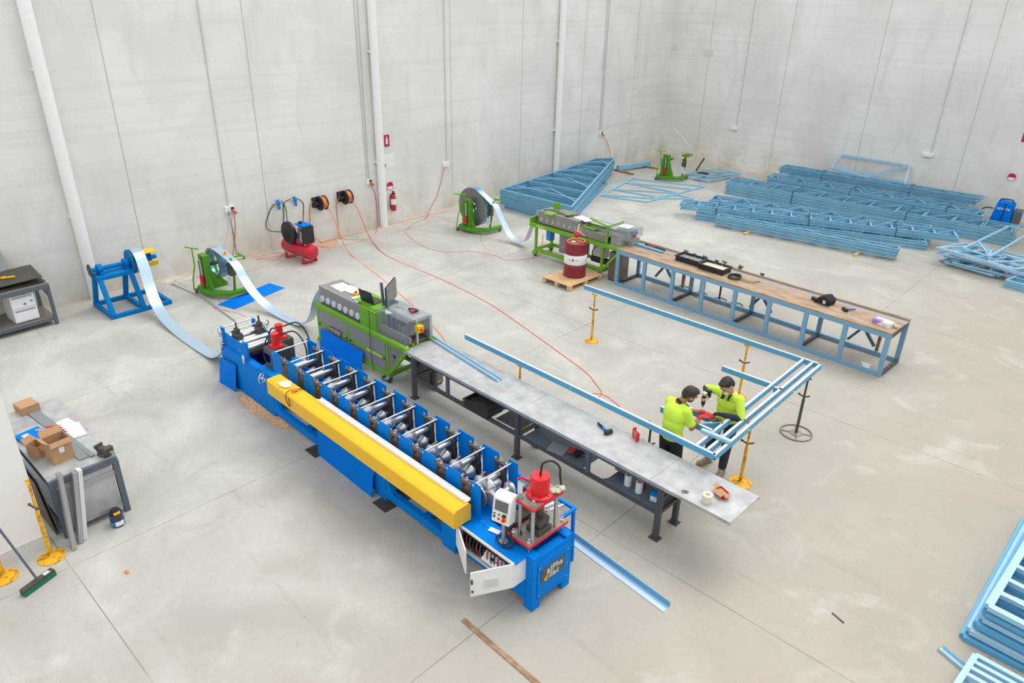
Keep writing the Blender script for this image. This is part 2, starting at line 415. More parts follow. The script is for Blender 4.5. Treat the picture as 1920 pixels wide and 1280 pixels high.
for x, z, lab in ((-14.28, 1.6, 'left'), (-6.98, 1.66, 'right')):
    tag(MB().box(x-.16, x+.16, BY-.08, BY, z-.06, z+.06).build('junction_box', 'white', bevel=.01), '%s of the two white junction boxes low on the back wall' % lab, 'junction box')
    tag(MB().tube([(x+.08, BY-.02, 9.5), (x+.08, BY-.02, z+.05)], .012).build('conduit', 'conduit'), 'thin conduit on the back wall down to the %s junction box' % lab, 'conduit')
# extinguisher and signs
t = thing('fire_extinguisher', 'red fire extinguisher hanging on the wall beside the middle downpipe', 'fire extinguisher', (LX+.1, 13.42, .38))
MB().lathe((0, 0, 0), (0, 0, 1), [(.07, 0), (.085, .02), (.085, .42), (.06, .49), (.03, .52)]).build('cylinder_body', 'dred', t)
MB().lathe((0, 0, .2), (0, 0, 1), [(.0865, 0), (.0865, .17)]).build('label_band', 'white', t)
MB().box(-.02, .1, -.012, .012, .52, .56).box(-.02, .09, -.012, .012, .585, .6).cyl((0, 0, .5), (0, 0, .6), .018).build('valve_handle', 'black', t)
MB().tube(crom([(.03, 0, .54), (.02, -.1, .5), (0, -.12, .3), (0, -.1, .1)]), .012).build('hose', 'rubber', t)
def wsign(name, y, z, w, h, mt, lab, rnd=False):
    t = thing(name, lab, 'sign', (LX, y, z))
    MB().box(0, .008, -w/2, w/2, -h/2, h/2).build('sign_board', mt, t); return t
t = wsign('location_sign', 13.37, 2.46, .19, .34, 'signred', 'red fire extinguisher location sign high on the wall')
MB().box(.008, .011, -.035, .035, -.1, .06).box(.008, .011, -.02, .02, .07, .11).build('extinguisher_symbol', 'white', t)
t = wsign('notice_board', 13.4, 1.86, .42, .4, 'white', 'white notice sign on the wall between two red signs'); MB().box(.008, .01, -.17, -.1, -.16, -.06).box(.008, .01, .12, .14, -.0, .04).build('small_print', 'galv', t)
def round_sign(loc, axis, lab):
    t = thing('extinguisher_sign', lab, 'sign', loc); ax = Vector(axis)
    MB().obox(Vector(axis)*.003, (.28 if not axis[0] else .006, .28 if axis[0] else .006, .28)).build('sign_board', 'pink', t)
    MB().cyl(ax*.006, ax*.01, .12, n=32).build('red_disc', 'signred', t)
    side = Vector((0, 1, 0)) if axis[0] else Vector((1, 0, 0))
    hp = [(.1*math.cos(R(a)), .1*math.sin(R(a))) for a in range(180, 361, 15)]; n_ = len(hp); bb = MB(); P3 = lambda u, v, w_: ax*w_+side*u+Vector((0, 0, v-.01)); bb.add([P3(u, v, .0102) for u, v in hp]+[P3(u, v, .013) for u, v in hp], [tuple(range(n_)), tuple(range(n_, 2*n_))[::-1]]+[(i, n_+i, n_+(i+1) % n_, (i+1) % n_) for i in range(n_)]); bb.build('white_half', 'white', t, smooth=False)
    return t
round_sign((LX, 13.4, 1.12), (1, 0, 0), 'round red and white sign above the fire extinguisher')
q = PY(1897, 332, BY); round_sign((q.x, BY, q.z), (0, -1, 0), 'round red and white sign on the back wall above the welder')
q = PY(1924, 257, BY); t = thing('location_sign', 'red sign cut by the right edge of the picture on the back wall', 'sign', (q.x, BY, q.z)); MB().box(-.1, .1, -.008, 0, -.16, .16).build('sign_board', 'signred', t)

# ================================================================ BLUE ROLL FORMER
MZ = thing('roll_forming_machine', 'long blue roll forming machine with yellow guard, silver rollers and red press', 'machine', (-4.071, 4.83, 0), -1.4)
b = MB()
b.box(-7.74, -6.2, 0, .03, .0, .76).box(-7.74, -6.2, .63, .66, 0, .76).box(-7.74, -7.7, 0, .66, .0, .76).box(-7.74, -6.95, 0, .66, .72, .76).box(-6.35, -5.9, 0, .66, .76, .8).box(-6.95, -6.35, 0, .12, .72, .76).box(-6.95, -6.35, .54, .66, .72, .76)
for x in (-6.2, -3.1, -1.62):
    b.box(x, x+.26, 0, .1, 0, .8).box(x, x+.26, .58, .68, 0, .8).box(x+.04, x+.2, .1, .58, .1, .2)
b.box(-6.2, -1.4, 0, .12, .64, .8).box(-6.2, -1.4, .56, .68, .64, .8)                   # upper side beams
b.box(-6.2, -1.5, 0, .09, .07, .2).box(-6.2, -1.5, .59, .68, .07, .2)                   # lower side beams
for x in (-5.1, -4.0, -2.1): b.box(x, x+.12, .09, .59, .08, .18)
b.prism([(-5.94, .2), (-5.78, .2), (-5.94, .42)], 'y', .01, .08).prism([(-2.84, .2), (-2.68, .2), (-2.84, .42)], 'y', .01, .08)
b.build('base_frame', 'blue', MZ, bevel=.006)
b = MB().box(-1.6, -.0, .0, .012, .12, .78).box(-1.6, 0, .655, .667, .12, .78).box(-.012, 0, .0, .667, .12, .78)
b.box(-1.6, -.85, 0, .667, .77, .8).box(-.85, 0, 0, .12, .77, .8).box(-.85, 0, .56, .667, .77, .8).box(-.12, 0, .12, .56, .74, .76)
for (x, y) in ((-.14, 0), (-.14, .527), (-1.6, 0), (-1.6, .527)): b.box(x, x+.14, y, y+.14, 0, .14)
b.build('end_cabinet', 'blue', MZ, bevel=.006)
MB().box(0, .012, .07, .6, .16, .7).build('end_panel', 'blue', MZ, bevel=.006)
MB().box(-.95, -.12, -.012, 0, .14, .42).build('side_panel', 'blue', MZ, bevel=.004)
for y, z in ((.09, .2), (.09, .4), (.09, .62), (.58, .2), (.58, .4), (.58, .62)): MB().cyl((.012, y, z), (.018, y, z), .008, n=10).build('bolt', 'chrome', MZ)
np_ = MB().box(.012, .02, .12, .53, .36, .575).build('name_plate', mat('plate_dark', '5a5a58', .5), MZ); tag(np_, 'dark plate with pale lettering')
text('alPha', .12, 'skirt', np_, (.022, .35, .51), (90, 0, 90), spacing=1.1, bold=.003); text('d', .13, 'yellow', np_, (.022, .2, .42), (90, 0, 90), bold=.003); text('ilac', .12, 'skirt', np_, (.022, .34, .42), (90, 0, 90), spacing=1.1, bold=.003)
for x in (-4.75, -2.95): MB().box(x, x+.3, -.16, .75, 0, .012).build('floor_pad', 'dsteel', MZ)
MB().box(-5.85, -1.6, .12, .56, .66, .68).build('drip_tray', 'oxide', MZ)
# roller stands
PITCH = .4745
for i in range(11):
    x = -5.83+i*PITCH
    last = i == 10
    pw = .3 if not last else .17
    z0 = .93 if not last else .8
    MB().box(x, x+pw, .03, .038, z0, 1.3).build('near_side_plate', 'blue', MZ, bevel=.002)
    MB().box(x, x+(.3 if not last else .16), .668, .676, .82, 1.3).build('far_side_plate', 'blue', MZ, bevel=.002)
    MB().cyl((x+.05, .02, 1.26), (x+.05, .685, 1.26), .0115, n=12).build('tie_rod', 'chrome', MZ)
    MB().cyl((x+.05, .02, 1.26), (x+.05, .03, 1.26), .016, n=8).build('bolt', 'chrome', MZ)
    if last: break
    xc = x+.385
    for y, nm in ((.05, 'near_bearing_stand'), (.625, 'far_bearing_stand')):
        b = MB().box(xc-.09, xc+.09, y-.025, y+.025, .8, 1.02).box(xc-.085, xc-.05, y-.02, y+.02, 1.02, 1.2).box(xc+.05, xc+.085, y-.02, y+.02, 1.02, 1.2).box(xc-.11, xc+.11, y-.03, y+.03, 1.2, 1.235)
        b.box(xc-.05, xc+.05, y-.022, y+.022, 1.03, 1.13)
        st = b.build(nm, 'brown' if y < .1 else 'dsteel', MZ, bevel=.003)
        MB().cyl((xc, y, 1.13), (xc, y, 1.29), .011, n=8).cyl((xc, y, 1.235), (xc, y, 1.255), .022, n=6).build('adjusting_screw', 'steel', st)
        for sx in (-.095, .095): MB().cyl((xc+sx, y, 1.22), (xc+sx, y, 1.262), .012, n=8).build('bolt', 'chrome', st)
        MB().lathe((xc-.02, y-.03*(1 if y < .1 else -1), .92), (0, -1 if y < .1 else 1, 0), [(.018, 0), (.03, .003), (.03, .005)], 16).build('slot_boss', 'black', st)
    g = i/9
    rr = .05+.055*g
    if i < 2: up = [(.03, 0), (.03, .1), (.056, .1), (.056, .34), (.03, .34), (.03, .52)]
    else: up = [(.03, 0), (.03, .05), (.045, .05), (.05, .13), (rr*.9, .16), (rr*1.15, .2), (rr*.8, .27), (.042, .3), (.042, .42), (.036, .42), (.036, .52)]
    MB().lathe((xc, .075, 1.07), (0, 1, 0), up, 28).build('upper_roller', 'steel', MZ)
    lo = [(.03, 0), (.03, .06), (rr*1.1, .1), (rr*.7, .17), (.03, .18), (.03, .33), (rr*.6, .34), (rr*1.1, .42), (rr*1.1, .45), (.03, .46), (.03, .52)]
    MB().lathe((xc+.01, .075, .9), (0, 1, 0), lo, 28).build('lower_roller', 'steel', MZ)
    if i > 1: MB().lathe((xc-.16, .2, 1.0), (.35, 1, 0), [(.02, 0), (.03+.05*g, .0), (.02+.02*g, .09), (.015, .1)], 20).build('cone_roller', 'steel', MZ)
    MB().cyl((xc-.16, .5, .93), (xc-.16, .62, .93), .05, n=16).build('spacer_collar', 'brown', MZ)
    MB().obox((xc-.18, .46, 1.0), (.03, .16, .05), (0, 0, 12)).build('guide_block', 'plate', MZ)
MB().lathe((-1.12, .14, 1.0), (0, 1, 0), [(.03, 0), (.17, .01), (.17, .03), (.06, .05), (.06, .12), (.12, .2), (.12, .24), (.05, .3), (.05, .4)], 32).build('forming_disc', 'steel', MZ)
MB().lathe((-.93, .2, 1.0), (0, 1, 0), [(.03, 0), (.1, .01), (.12, .05), (.05, .14), (.05, .3), (.09, .32), (.09, .36)], 32).build('forming_disc', 'steel', MZ)
# yellow guard
yc = [(-.335, .83), (-.335, 1.055), (-.3, 1.085), (-.1, 1.095), (-.06, 1.05), (-.06, .83)]
MB().prism(yc, 'x', -5.37, -3.75).build('yellow_guard', 'yellow', MZ, bevel=.008)
MB().prism(yc, 'x', -3.747, -.98).build('yellow_guard', 'yellow', MZ, bevel=.008)
b = MB().box(-4.25, -1.0, -.13, -.05, 1.095, 1.11).box(-4.25, -1.0, -.13, -.122, 1.11, 1.13).box(-4.25, -1.0, -.058, -.05, 1.11, 1.13); b.build('guide_rail', 'white', MZ)
for x in (-5.2, -3.9, -2.6, -1.3): MB().box(x, x+.05, -.3, .03, .8, .83).build('guard_bracket', 'blue', MZ)
# entry feeder
b = MB().box(-7.62, -6.72, .03, .045, .76, 1.02).box(-7.62, -6.72, .6, .615, .76, 1.02).box(-7.62, -7.58, .05, .6, .76, .84)
b.box(-7.66, -7.55, .02, .05, .76, 1.1).box(-6.85, -6.7, .02, .05, .76, 1.1).box(-7.66, -7.55, .6, .63, .76, 1.1).box(-6.85, -6.7, .6, .63, .76, 1.1)
b.build('feeder_frame', 'blue', MZ, bevel=.003)
for k in range(6):
    x = -7.5+k*.14
    MB().cyl((x, .04, .93+.02*(k % 2)), (x, .61, .93+.02*(k % 2)), .05 if k % 2 else .04, n=20).build('feed_roller', 'chrome', MZ)
for x, z in ((-7.6, 1.09), (-7.3, 1.12), (-6.78, 1.09), (-7.0, .86)): MB().cyl((x, .02, z), (x, .63, z), .014, n=12).build('tie_rod', 'chrome', MZ)
MB().box(-7.5, -6.85, .1, .58, .77, .83).build('entry_table', 'dsteel', MZ)
for y in (.1, .52):
    u = MB().box(-7.32, -7.1, y-.04, y+.07, .98, 1.1).box(-7.26, -7.15, y-.02, y+.05, 1.1, 1.18).build('pressure_block', 'dsteel', MZ, bevel=.006)
    MB().cyl((-7.2, y+.01, 1.16), (-7.2, y+.01, 1.3), .016, n=10).build('screw', 'dsteel', u)
def wheel(c, axis, r, par):
    o = MB().ring(c, axis, r, .011, 24, 8); d = Vector(axis).normalized(); u = d.orthogonal().normalized(); w = d.cross(u)
    for k in range(3):
        a = 2*math.pi*k/3; o.cyl(Vector(c), Vector(c)+(u*math.cos(a)+w*math.sin(a))*r, .008, n=6)
    o.cyl(Vector(c)-d*.02, Vector(c)+d*.02, .022, n=10); return o.build('handwheel', 'chrome', par)
wheel((-7.62, -.03, 1.0), (.2, 1, 0), .075, MZ); wheel((-7.62, -.03, .78), (.2, 1, 0), .065, MZ); wheel((-6.72, -.06, .82), (.3, 1, 0), .075, MZ)
wheel((-6.98, .55, 1.2), (.8, .4, 0), .075, MZ); MB().cyl((-7.1, .53, 1.14), (-6.98, .55, 1.2), .01).build('wheel_spindle', 'chrome', MZ); wheel((-6.1, -.06, .7), (.8, .4, 0), .09, MZ)
MB().cyl((-6.1, -.06, .7), (-5.9, .0, .72), .01).cyl((-7.62, -.03, 1.0), (-7.6, .05, 1.0), .012).cyl((-7.62, -.03, .78), (-7.6, .05, .78), .012).build('wheel_spindle', 'chrome', MZ)
# punch frames with red cylinders
for x, y in ((-6.42, .5), (-6.15, .28)):
    u = MB().prism([(-.14, .76), (.16, .76), (.16, 1.16), (-.1, 1.16), (-.14, 1.1), (-.14, 1.06), (.06, 1.06), (.06, .86), (-.14, .86)], 'y', y-.16, y-.12)
    u.prism([(-.14, .76), (.16, .76), (.16, 1.16), (-.1, 1.16), (-.14, 1.1), (-.14, 1.06), (.06, 1.06), (.06, .86), (-.14, .86)], 'y', y+.12, y+.16).box(-.14, .16, y-.16, y+.16, 1.13, 1.16).box(.1, .16, y-.16, y+.16, .76, 1.16)
    u.v = [(a+x, c, d) for a, c, d in u.v]
    u = u.build('punch_frame', 'dsteel', MZ, bevel=.004)
    k = MB().cyl((x, y, 1.18), (x, y, 1.36), .06, n=24).cyl((x, y, 1.36), (x, y, 1.4), .066, n=24).box(x-.1, x+.1, y-.09, y+.09, 1.16, 1.185).build('hydraulic_cylinder', 'red', MZ)
    MB().tube(crom([(x+.04, y+.06, 1.36), (x+.2, y+.25, 1.42), (x+.38, y+.32, 1.2), (x+.42, y+.3, .85)]), .013).tube(crom([(x-.06, y, 1.3), (x-.2, y-.05, 1.25), (x-.28, y-.1, .95), (x-.22, y-.1, .8)]), .013).build('hydraulic_hose', 'rubber', MZ)
# electrical box with open doors
MB().box(-1.12, -.1, -.19, 0, .775, .79).build('side_deck', 'blue', MZ, bevel=.004)
b = MB().box(-1.1, -.12, -.2, 0, .44, .455).box(-1.1, -.12, -.205, -.19, .76, .795).box(-1.1, -1.085, -.2, 0, .44, .774).box(-.135, -.12, -.2, 0, .44, .774)
el = b.build('electrical_box', 'white', MZ)
MB().box(-1.08, -.14, -.03, -.02, .46, .77).build('mounting_plate', 'galv', el)
b = MB()
for k in range(9): b.box(-1.05+k*.1, -.97+k*.1, -.13, -.03, .62, .72).box(-1.05+k*.1, -1.0+k*.1, -.16, -.03, .49, .57)
b.build('relay_row', 'black', el)
for k in range(14):
    x = -1.05+k*.06; MB().tube(crom([(x, -.1, .66), (x+.04, -.17, .57), (x+.1, -.16, .48), (x+.14, -.06, .5)]), .009).build('wire', ('black', 'dred', 'sgrey')[k % 3], el)
MB().obox((-.55, -.15, .56), (.2, .14, .008), (40, 8, 6)).obox((-.38, -.155, .56), (.18, .14, .008), (40, -8, 12)).build('manual', 'paper', el)
d1 = MB().bar((-1.08, -.2, .612), (-.66, -.44, .612), .015, .345).build('cabinet_door', 'white', el); 
MB().prism([(0, 0), (.1, 0), (.05, .085)], 'x', 0, .003).build('warning_triangle', 'yellow', d1).matrix_local = Matrix.Translation((-.74, -.4, .62)) @ Matrix.Rotation(R(-30), 4, 'Z') @ Matrix.Rotation(R(90), 4, 'Z')
d2 = MB().bar((-.13, -.2, .612), (-.36, -.64, .612), .015, .345).build('cabinet_door', 'white', el)
MB().bar((-.2, -.37, .6), (-.27, -.5, .6), .022, .12).build('vent_panel', 'skirt', d2)
MB().bar((-.34, -.625, .66), (-.35, -.645, .66), .03, .05).bar((-.335, -.62, .52), (-.345, -.64, .52), .03, .02).build('door_lock', 'dsteel', d2)
# control pendant
cp = MB(); cp.cyl((-.45, -.04, .8), (-.45, -.04, 1.16), .024, n=16).cyl((-.45, -.04, .8), (-.45, -.04, .815), .05, n=16).build('pendant_post', 'galv', MZ)
cpan = MB().prism([(-.06, -.19), (.08, -.19), (.08, .17), (.0, .17), (-.06, .12)], 'x', -.115, .115).build('control_panel', 'white', MZ, bevel=.008)
cpan.matrix_local = Matrix.Translation((-.45, -.04, 1.31)) @ Matrix.Rotation(R(14), 4, 'Z') @ Matrix.Rotation(R(-8), 4, 'X')
MB().box(-.085, .085, -.064, -.06, -.03, .1).build('touch_screen', 'screen', cpan)
for x, z, c, r in ((-.08, -.075, 'bgreen', .01), (-.02, -.075, 'bgreen', .01), (-.08, -.115, 'rubber', .012), (-.02, -.13, 'dred', .012)): MB().cyl((x, -.06, z), (x, -.075, z), r, n=12).build('button', c, cpan)
MB().cyl((.05, -.06, -.12), (.05, -.07, -.12), .034, n=16).build('stop_ring', 'yellow', cpan); MB().cyl((.05, -.07, -.12), (.05, -.095, -.12), .02, n=16).build('stop_button', 'red', cpan)
MB().box(.03, .07, -.09, -.06, -.08, -.055).build('selector_switch', 'black', cpan)
MB().tube(crom([(-.45, .0, 1.15), (-.3, .1, .95), (-.33, -.0, .82), (-.5, .05, .82), (-.55, -.06, .82), (-.4, -.1, .82), (-.3, -.03, .82)]), .01).build('pendant_cable', 'rubber', MZ)
MB().obox((-.66, .02, .804), (.15, .07, .004), (0, 0, 14)).build('paper_label', 'paper', MZ)
# press
pr_ = MB().box(-.42, -.09, .01, .66, .9, .925).build('press_bed', 'plate', MZ); MB().box(-.43, -.08, 0, .01, .893, .925).box(-.43, -.08, .66, .67, .893, .925).box(-.09, -.08, 0, .67, .893, .925).box(-.43, -.42, 0, .67, .893, .925).build('red_edge', 'red', pr_)
pt = MB().box(-.37, -.09, .06, .54, 1.4, 1.425).build('press_head', 'plate', MZ); MB().box(-.38, -.08, .05, .06, 1.39, 1.425).box(-.38, -.08, .54, .55, 1.39, 1.425).box(-.09, -.08, .05, .55, 1.39, 1.425).box(-.38, -.37, .05, .55, 1.39, 1.425).build('red_edge', 'red', pt)
for x in (-.33, -.13):
    for y in (.1, .49):
        MB().cyl((x, y, .92), (x, y, 1.4), .023, n=16).build('press_post', 'steel', MZ); MB().cyl((x, y, 1.425), (x, y, 1.46), .032, n=6).cyl((x, y, 1.46), (x, y, 1.5), .018, n=12).build('post_nut', 'galv', MZ)
for x, y in ((-.38, .05), (-.13, .05), (-.38, .62), (-.13, .62)): MB().cyl((x, y, .8), (x, y, .99), .01, n=8).cyl((x, y, .925), (x, y, .945), .022, n=8).cyl((x, y, .86), (x, y, .89), .022, n=8).build('levelling_bolt', 'chrome', MZ)
MB().box(-.32, -.12, .2, .42, .925, 1.0).box(-.3, -.14, .22, .4, 1.04, 1.12).box(-.29, -.26, .24, .38, 1.0, 1.04).box(-.18, -.15, .24, .38, 1.0, 1.04).cyl((-.22, .31, 1.12), (-.22, .31, 1.4), .04).build('die_set', 'dsteel', MZ, bevel=.005)
MB().box(-.6, -.44, .06, .5, .84, .98).box(-.62, -.5, .44, .58, .84, 1.25).bar((-.6, .1, 1.22), (-.36, .62, 1.26), .05, .06).build('straightener', 'dsteel', MZ, bevel=.005)
rc = MB().lathe((-.23, .31, 1.425), (0, 0, 1), [(.155, 0), (.155, .03), (.145, .038), (.11, .042), (.11, .25), (.104, .262), (.02, .265)], 36).build('press_cylinder', 'red', MZ)
for k in range(8):
    a = k*math.pi/4; MB().cyl((-.23+.132*math.cos(a), .31+.132*math.sin(a), 1.46), (-.23+.132*math.cos(a), .31+.132*math.sin(a), 1.476), .009, n=6).build('bolt', 'dred', rc)
MB().tube(crom([(-.3, .24, 1.6), (-.4, .2, 1.62), (-.45, .18, 1.58)]), .016).build('port', 'red', rc)
MB().cyl((-.23, .31, 1.69), (-.23, .31, 1.73), .014).tube(crom([(-.23, .31, 1.72), (-.22, .33, 1.84), (-.16, .42, 1.86), (-.12, .5, 1.76), (-.12, .52, 1.62), (-.1, .54, 1.45)]), .013).build('hydraulic_hose', 'rubber', MZ)
MB().tube(crom([(-.4, .02, 1.2), (-.36, -.02, 1.0), (-.3, -.05, .84), (-.4, -.1, .81), (-.44, -.03, .8)]), .014).build('hydraulic_hose', 'rubber', MZ)
# outfeed rest
b = MB().bar((-2.4, .96, .86), (-.22, .96, .86), .035, .035).bar((-.22, .978, .86), (-.22, .7, .86), .035, .035).bar((-.24, 1.0, 0), (-.24, .96, .86), .035, .035).bar((-.22, .98, .3), (-.22, .66, .3), .03, .03).bar((-.22, .96, .86), (-.3, .67, .8), .02, .02)
b.bar((-2.35, .96, .86), (-2.35, .67, .8), .03, .03).bar((-2.3, .96, 0), (-2.3, .96, .86), .03, .03)
b.build('outfeed_rest', 'blue', MZ)
for k in range(3): MB().cyl((-.45-.09*k, .66, .84), (-.38-.09*k, .95, .84), .02, n=12).build('rest_roller', 'chrome', MZ)
MB().box(-2.2, -.5, .72, .94, .82, .826).build('outfeed_tray', 'galv', MZ)

def on_mz(x, y, z=0):
    a = R(-1.4); return (-4.071+x*math.cos(a)-y*math.sin(a), 4.83+x*math.sin(a)+y*math.cos(a), z)
# things around it
def panel(pts, th, name, mt, lab, cat):
    p = [Vector(q) for q in pts]; n_ = (p[1]-p[0]).cross(p[2]-p[0]).normalized()*th
    b = MB().add(p+[q+n_ for q in p], [(0, 1, 2, 3), (7, 6, 5, 4)]+[(i, i+4, (i+1) % 4+4, (i+1) % 4) for i in range(4)])
    return tag(b.build(name, mt, smooth=False), lab, cat)
panel([on_mz(-4.5, -.07, 0), on_mz(-3.05, -.09, 0), on_mz(-3.05, -.03, .52), on_mz(-4.5, -.02, .52)], .006, 'cover_panel', 'sheetblue', 'blue sheet panel standing against the near side of the machine under the yellow guard', 'panel')
panel([on_mz(-7.72, -.13, 0), on_mz(-7.17, -.09, 0), on_mz(-7.14, -.03, .54), on_mz(-7.74, -.04, .48)], .006, 'cover_panel', 'sheetblue', 'small blue sheet panel leaning on the left end of the roll former', 'panel')

# ================================================================ OUTFEED TABLE
TT = thing('outfeed_table', 'long grey steel outfeed table with worn top and dark legs', 'table', (-2.76, 6.89, 0), -1.1)
for x0, x1 in ((-6.3, -3.56), (-3.555, -1.17), (-1.165, 0)):
    MB().box(x0, x1, 0, .72, .865, .88).box(x0, x1, 0, .004, .83, .87).box(x0, x1, .716, .72, .83, .87).build('tabletop', 'tgrey', TT)
MB().box(-6.1, -.9, .02, .06, .79, .83).box(-6.1, -.9, .5, .54, .79, .83).build('top_rail', 'sgrey', TT)
for x in (-6.1, -3.58, -1.0):
    for y in (.04, .5):
        MB().box(x-.035, x+.035, y-.035, y+.035, .01, .83).build('leg', 'oxide', TT, bevel=.004); MB().box(x-.07, x+.07, y-.06, y+.06, 0, .012).build('foot_plate', 'dsteel', TT)
    MB().bar((x, .04, .42), (x, .5, .42), .05, .05).build('cross_brace', 'dsteel', TT)
MB().bar((-1.0, .04, .6), (-.98, .5, .74), .04, .05).build('cross_brace', 'oxide', TT)
for y in (.04, .5): MB().bar((-6.1, y, .42), (-1.0, y, .42), .05, .05).build('lower_rail', 'oxide', TT)
for x in (-4.9, -4.5, -1.95): MB().bar((x, .04, .42), (x+.25, .5, .42), .05, .03).build('shelf_support', 'dsteel', TT)
for x in (-5.2, -2.2): MB().box(x-.03, x+.03, .02, .06, .42, .8).build('upright', 'sgrey', TT)
MB().box(-3.45, -2.3, .03, .5, .445, .455).build('lower_shelf', 'sgrey', TT)
MB().box(-1.9, -1.02, .03, .5, .445, .455).build('lower_shelf', 'sgrey', TT)
def on(o, x, y, z):   # table-local point -> world
    a = o.rotation_euler.z; return Vector((o.location.x+x*math.cos(a)-y*math.sin(a), o.location.y+x*math.sin(a)+y*math.cos(a), z))
tz = .881
def onT(x, y, z=tz): return on(TT, x, y, z)
t = thing('rubber_mallet', 'rubber mallet with blue handle lying on the steel table', 'mallet', onT(-2.45, .56, tz+.035), -20)
MB().cyl((0, 0, -.01), (.24, 0, -.01), .014).build('handle', 'sheetblue', t); MB().cyl((-.02, 0, -.01), (.1, 0, -.01), .019).build('grip', 'rubber', t)
MB().cyl((.25, -.06, 0), (.25, .06, 0), .034, n=20).build('mallet_head', 'rubber', t, bevel=.005)
t = thing('red_bracket', 'open red metal bracket standing on the table left of the workers', 'bracket', onT(-1.87, .66), -20)
MB().box(-.08, .08, 0, .006, 0, .13).box(-.08, -.074, 0, .06, 0, .13).box(.074, .08, -.05, .0, 0, .13).build('bracket_body', 'red', t)
for z in (.035, .085): MB().box(-.045, .045, -.003, 0, z, z+.014).build('slot', 'pink', t)
t = thing('tape_roll', 'roll of cream tape standing on end on the table', 'tape roll', onT(-.42, .16)); MB().lathe((0, 0, 0), (0, 0, 1), [(.03, 0), (.066, 0), (.066, .1), (.03, .1)], 32).build('tape', 'tape', t); MB().cyl((0, 0, .1), (0, 0, .1015), .03, n=24).build('core', 'card', t)
t = thing('small_carton', 'small open red and brown carton beside the cream tape roll', 'carton', onT(-.35, .4), -22)
MB().box(-.08, .08, -.05, -.047, 0, .07).box(-.08, .08, .047, .05, 0, .07).box(-.08, -.077, -.05, .05, 0, .07).box(.077, .08, -.05, .05, 0, .07).box(-.08, .08, -.05, .05, 0, .004).build('carton_body', 'red', t)
MB().obox((0, -.072, .06), (.16, .05, .002), (25, 0, 0)).obox((-.11, 0, .07), (.07, .09, .002), (0, 15, 0)).obox((.1, 0, .06), (.05, .09, .002), (0, 25, 0)).box(-.075, .075, -.045, .045, .045, .047).build('flap', 'card', t)
t = thing('spring_clip', 'small chrome clip lying near the table edge by the tape roll', 'clip', onT(-.72, .11)); MB().ring((0, 0, .006), (0, 0, 1), .025, .005, 16, 6).ring((.03, .02, .006), (0, 0, 1), .02, .004, 16, 6).build('clip_wire', 'dsteel', t)
# channel profile coming out of the machine
def channel_mb(L, w=.041, d=.09, t_=.0022, lip=.008):
    """C section along +x; web (height d) at y=0 facing -y, flanges towards +y"""
    b = MB().box(0, L, 0, t_, 0, d).box(0, L, 0, w, d-t_, d).box(0, L, 0, w, 0, t_).box(0, L, w-t_, w, d-lip, d).box(0, L, w-t_, w, 0, lip)
    for z in (d*.3, d*.62): b.box(0, L, -.003, 0, z, z+d*.09)
    return b
t = thing('steel_channel', 'blue steel channel feeding out of the front green machine onto the table', 'channel', on(TT, -6.62, .64, .885), -7.5)
MB().box(0, 2.25, 0, .09, 0, .002).box(0, 2.25, 0, .002, 0, .036).box(0, 2.25, .088, .09, 0, .036).box(0, 2.25, 0, .008, .036, .038).box(0, 2.25, .082, .09, .036, .038).build('channel_section', 'studl', t)
# chips
t = MB()
for k in range(22): t.obox((random.gauss(0, .09), random.gauss(0, .06), .001), (.02, .007, .001), (0, 0, random.random()*180))
o = tag(t.build('metal_offcuts', 'white', None, smooth=False), 'small pale metal offcuts scattered on the table by the channel', 'offcuts', kind='stuff'); o.location = onT(-5.2, .4, .883)
# lower shelf things
def tub(name, lab, loc, rz, L, Wd, H, fill=None, fillcol=None, grp=None):
    t = thing(name, lab, 'tub', loc, rz, grp)
    b = MB(); iw = .008
    e = .02
    for (x0, x1, y0, y1) in ((0, L, 0, iw), (0, L, Wd-iw, Wd), (0, iw, 0, Wd), (L-iw, L, 0, Wd)): b.box(x0, x1, y0, y1, 0, H)
    b.box(0, L, 0, Wd, 0, .008).box(-e, L+e, -e, 0, H-.025, H).box(-e, L+e, Wd, Wd+e, H-.025, H).box(-e, 0, 0, Wd, H-.025, H).box(L, L+e, 0, Wd, H-.025, H)
    b.build('tub_body', 'black', t)
    if fill:
        f = MB()
        for k in range(90):
            f.cyl(*(lambda c, a: (c, (c[0]+.02*math.cos(a), c[1]+.02*math.sin(a), c[2]+random.uniform(-.004, .006))))((random.uniform(.03, L-.04), random.uniform(.03, Wd-.03), H*.62+random.uniform(0, .02)), random.random()*6.28), .005, n=5)
        f.box(.008, L-.008, .008, Wd-.008, H*.3, H*.6)
        s = tag(f.build('screws', fillcol, t), None, None, kind='stuff')
    return t
tub('plastic_tub', 'black plastic tub slung below the steel table near the green machine', on(TT, -4.7, -.04, .45), 0, .52, .36, .17, True, 'dsteel')
MB_ = MB().bar((-.02, .1, .44), (.5, .3, .44), .02, .02)
t = thing('shelf_plate', 'grey scrap plate beside the black tub under the table', 'plate', on(TT, -4.1, .08, .455)); MB().box(0, .5, 0, .4, 0, .004).build('plate_sheet', 'oxide', t)
t = thing('clear_sheet', 'clear plastic sheet lying on the lower shelf under the table', 'sheet', on(TT, -2.95, .02, .475), 10); MB().obox((.12, .1, .0), (.28, .2, .002), (12, 0, 0)).build('sheet_film', 'galv', t)
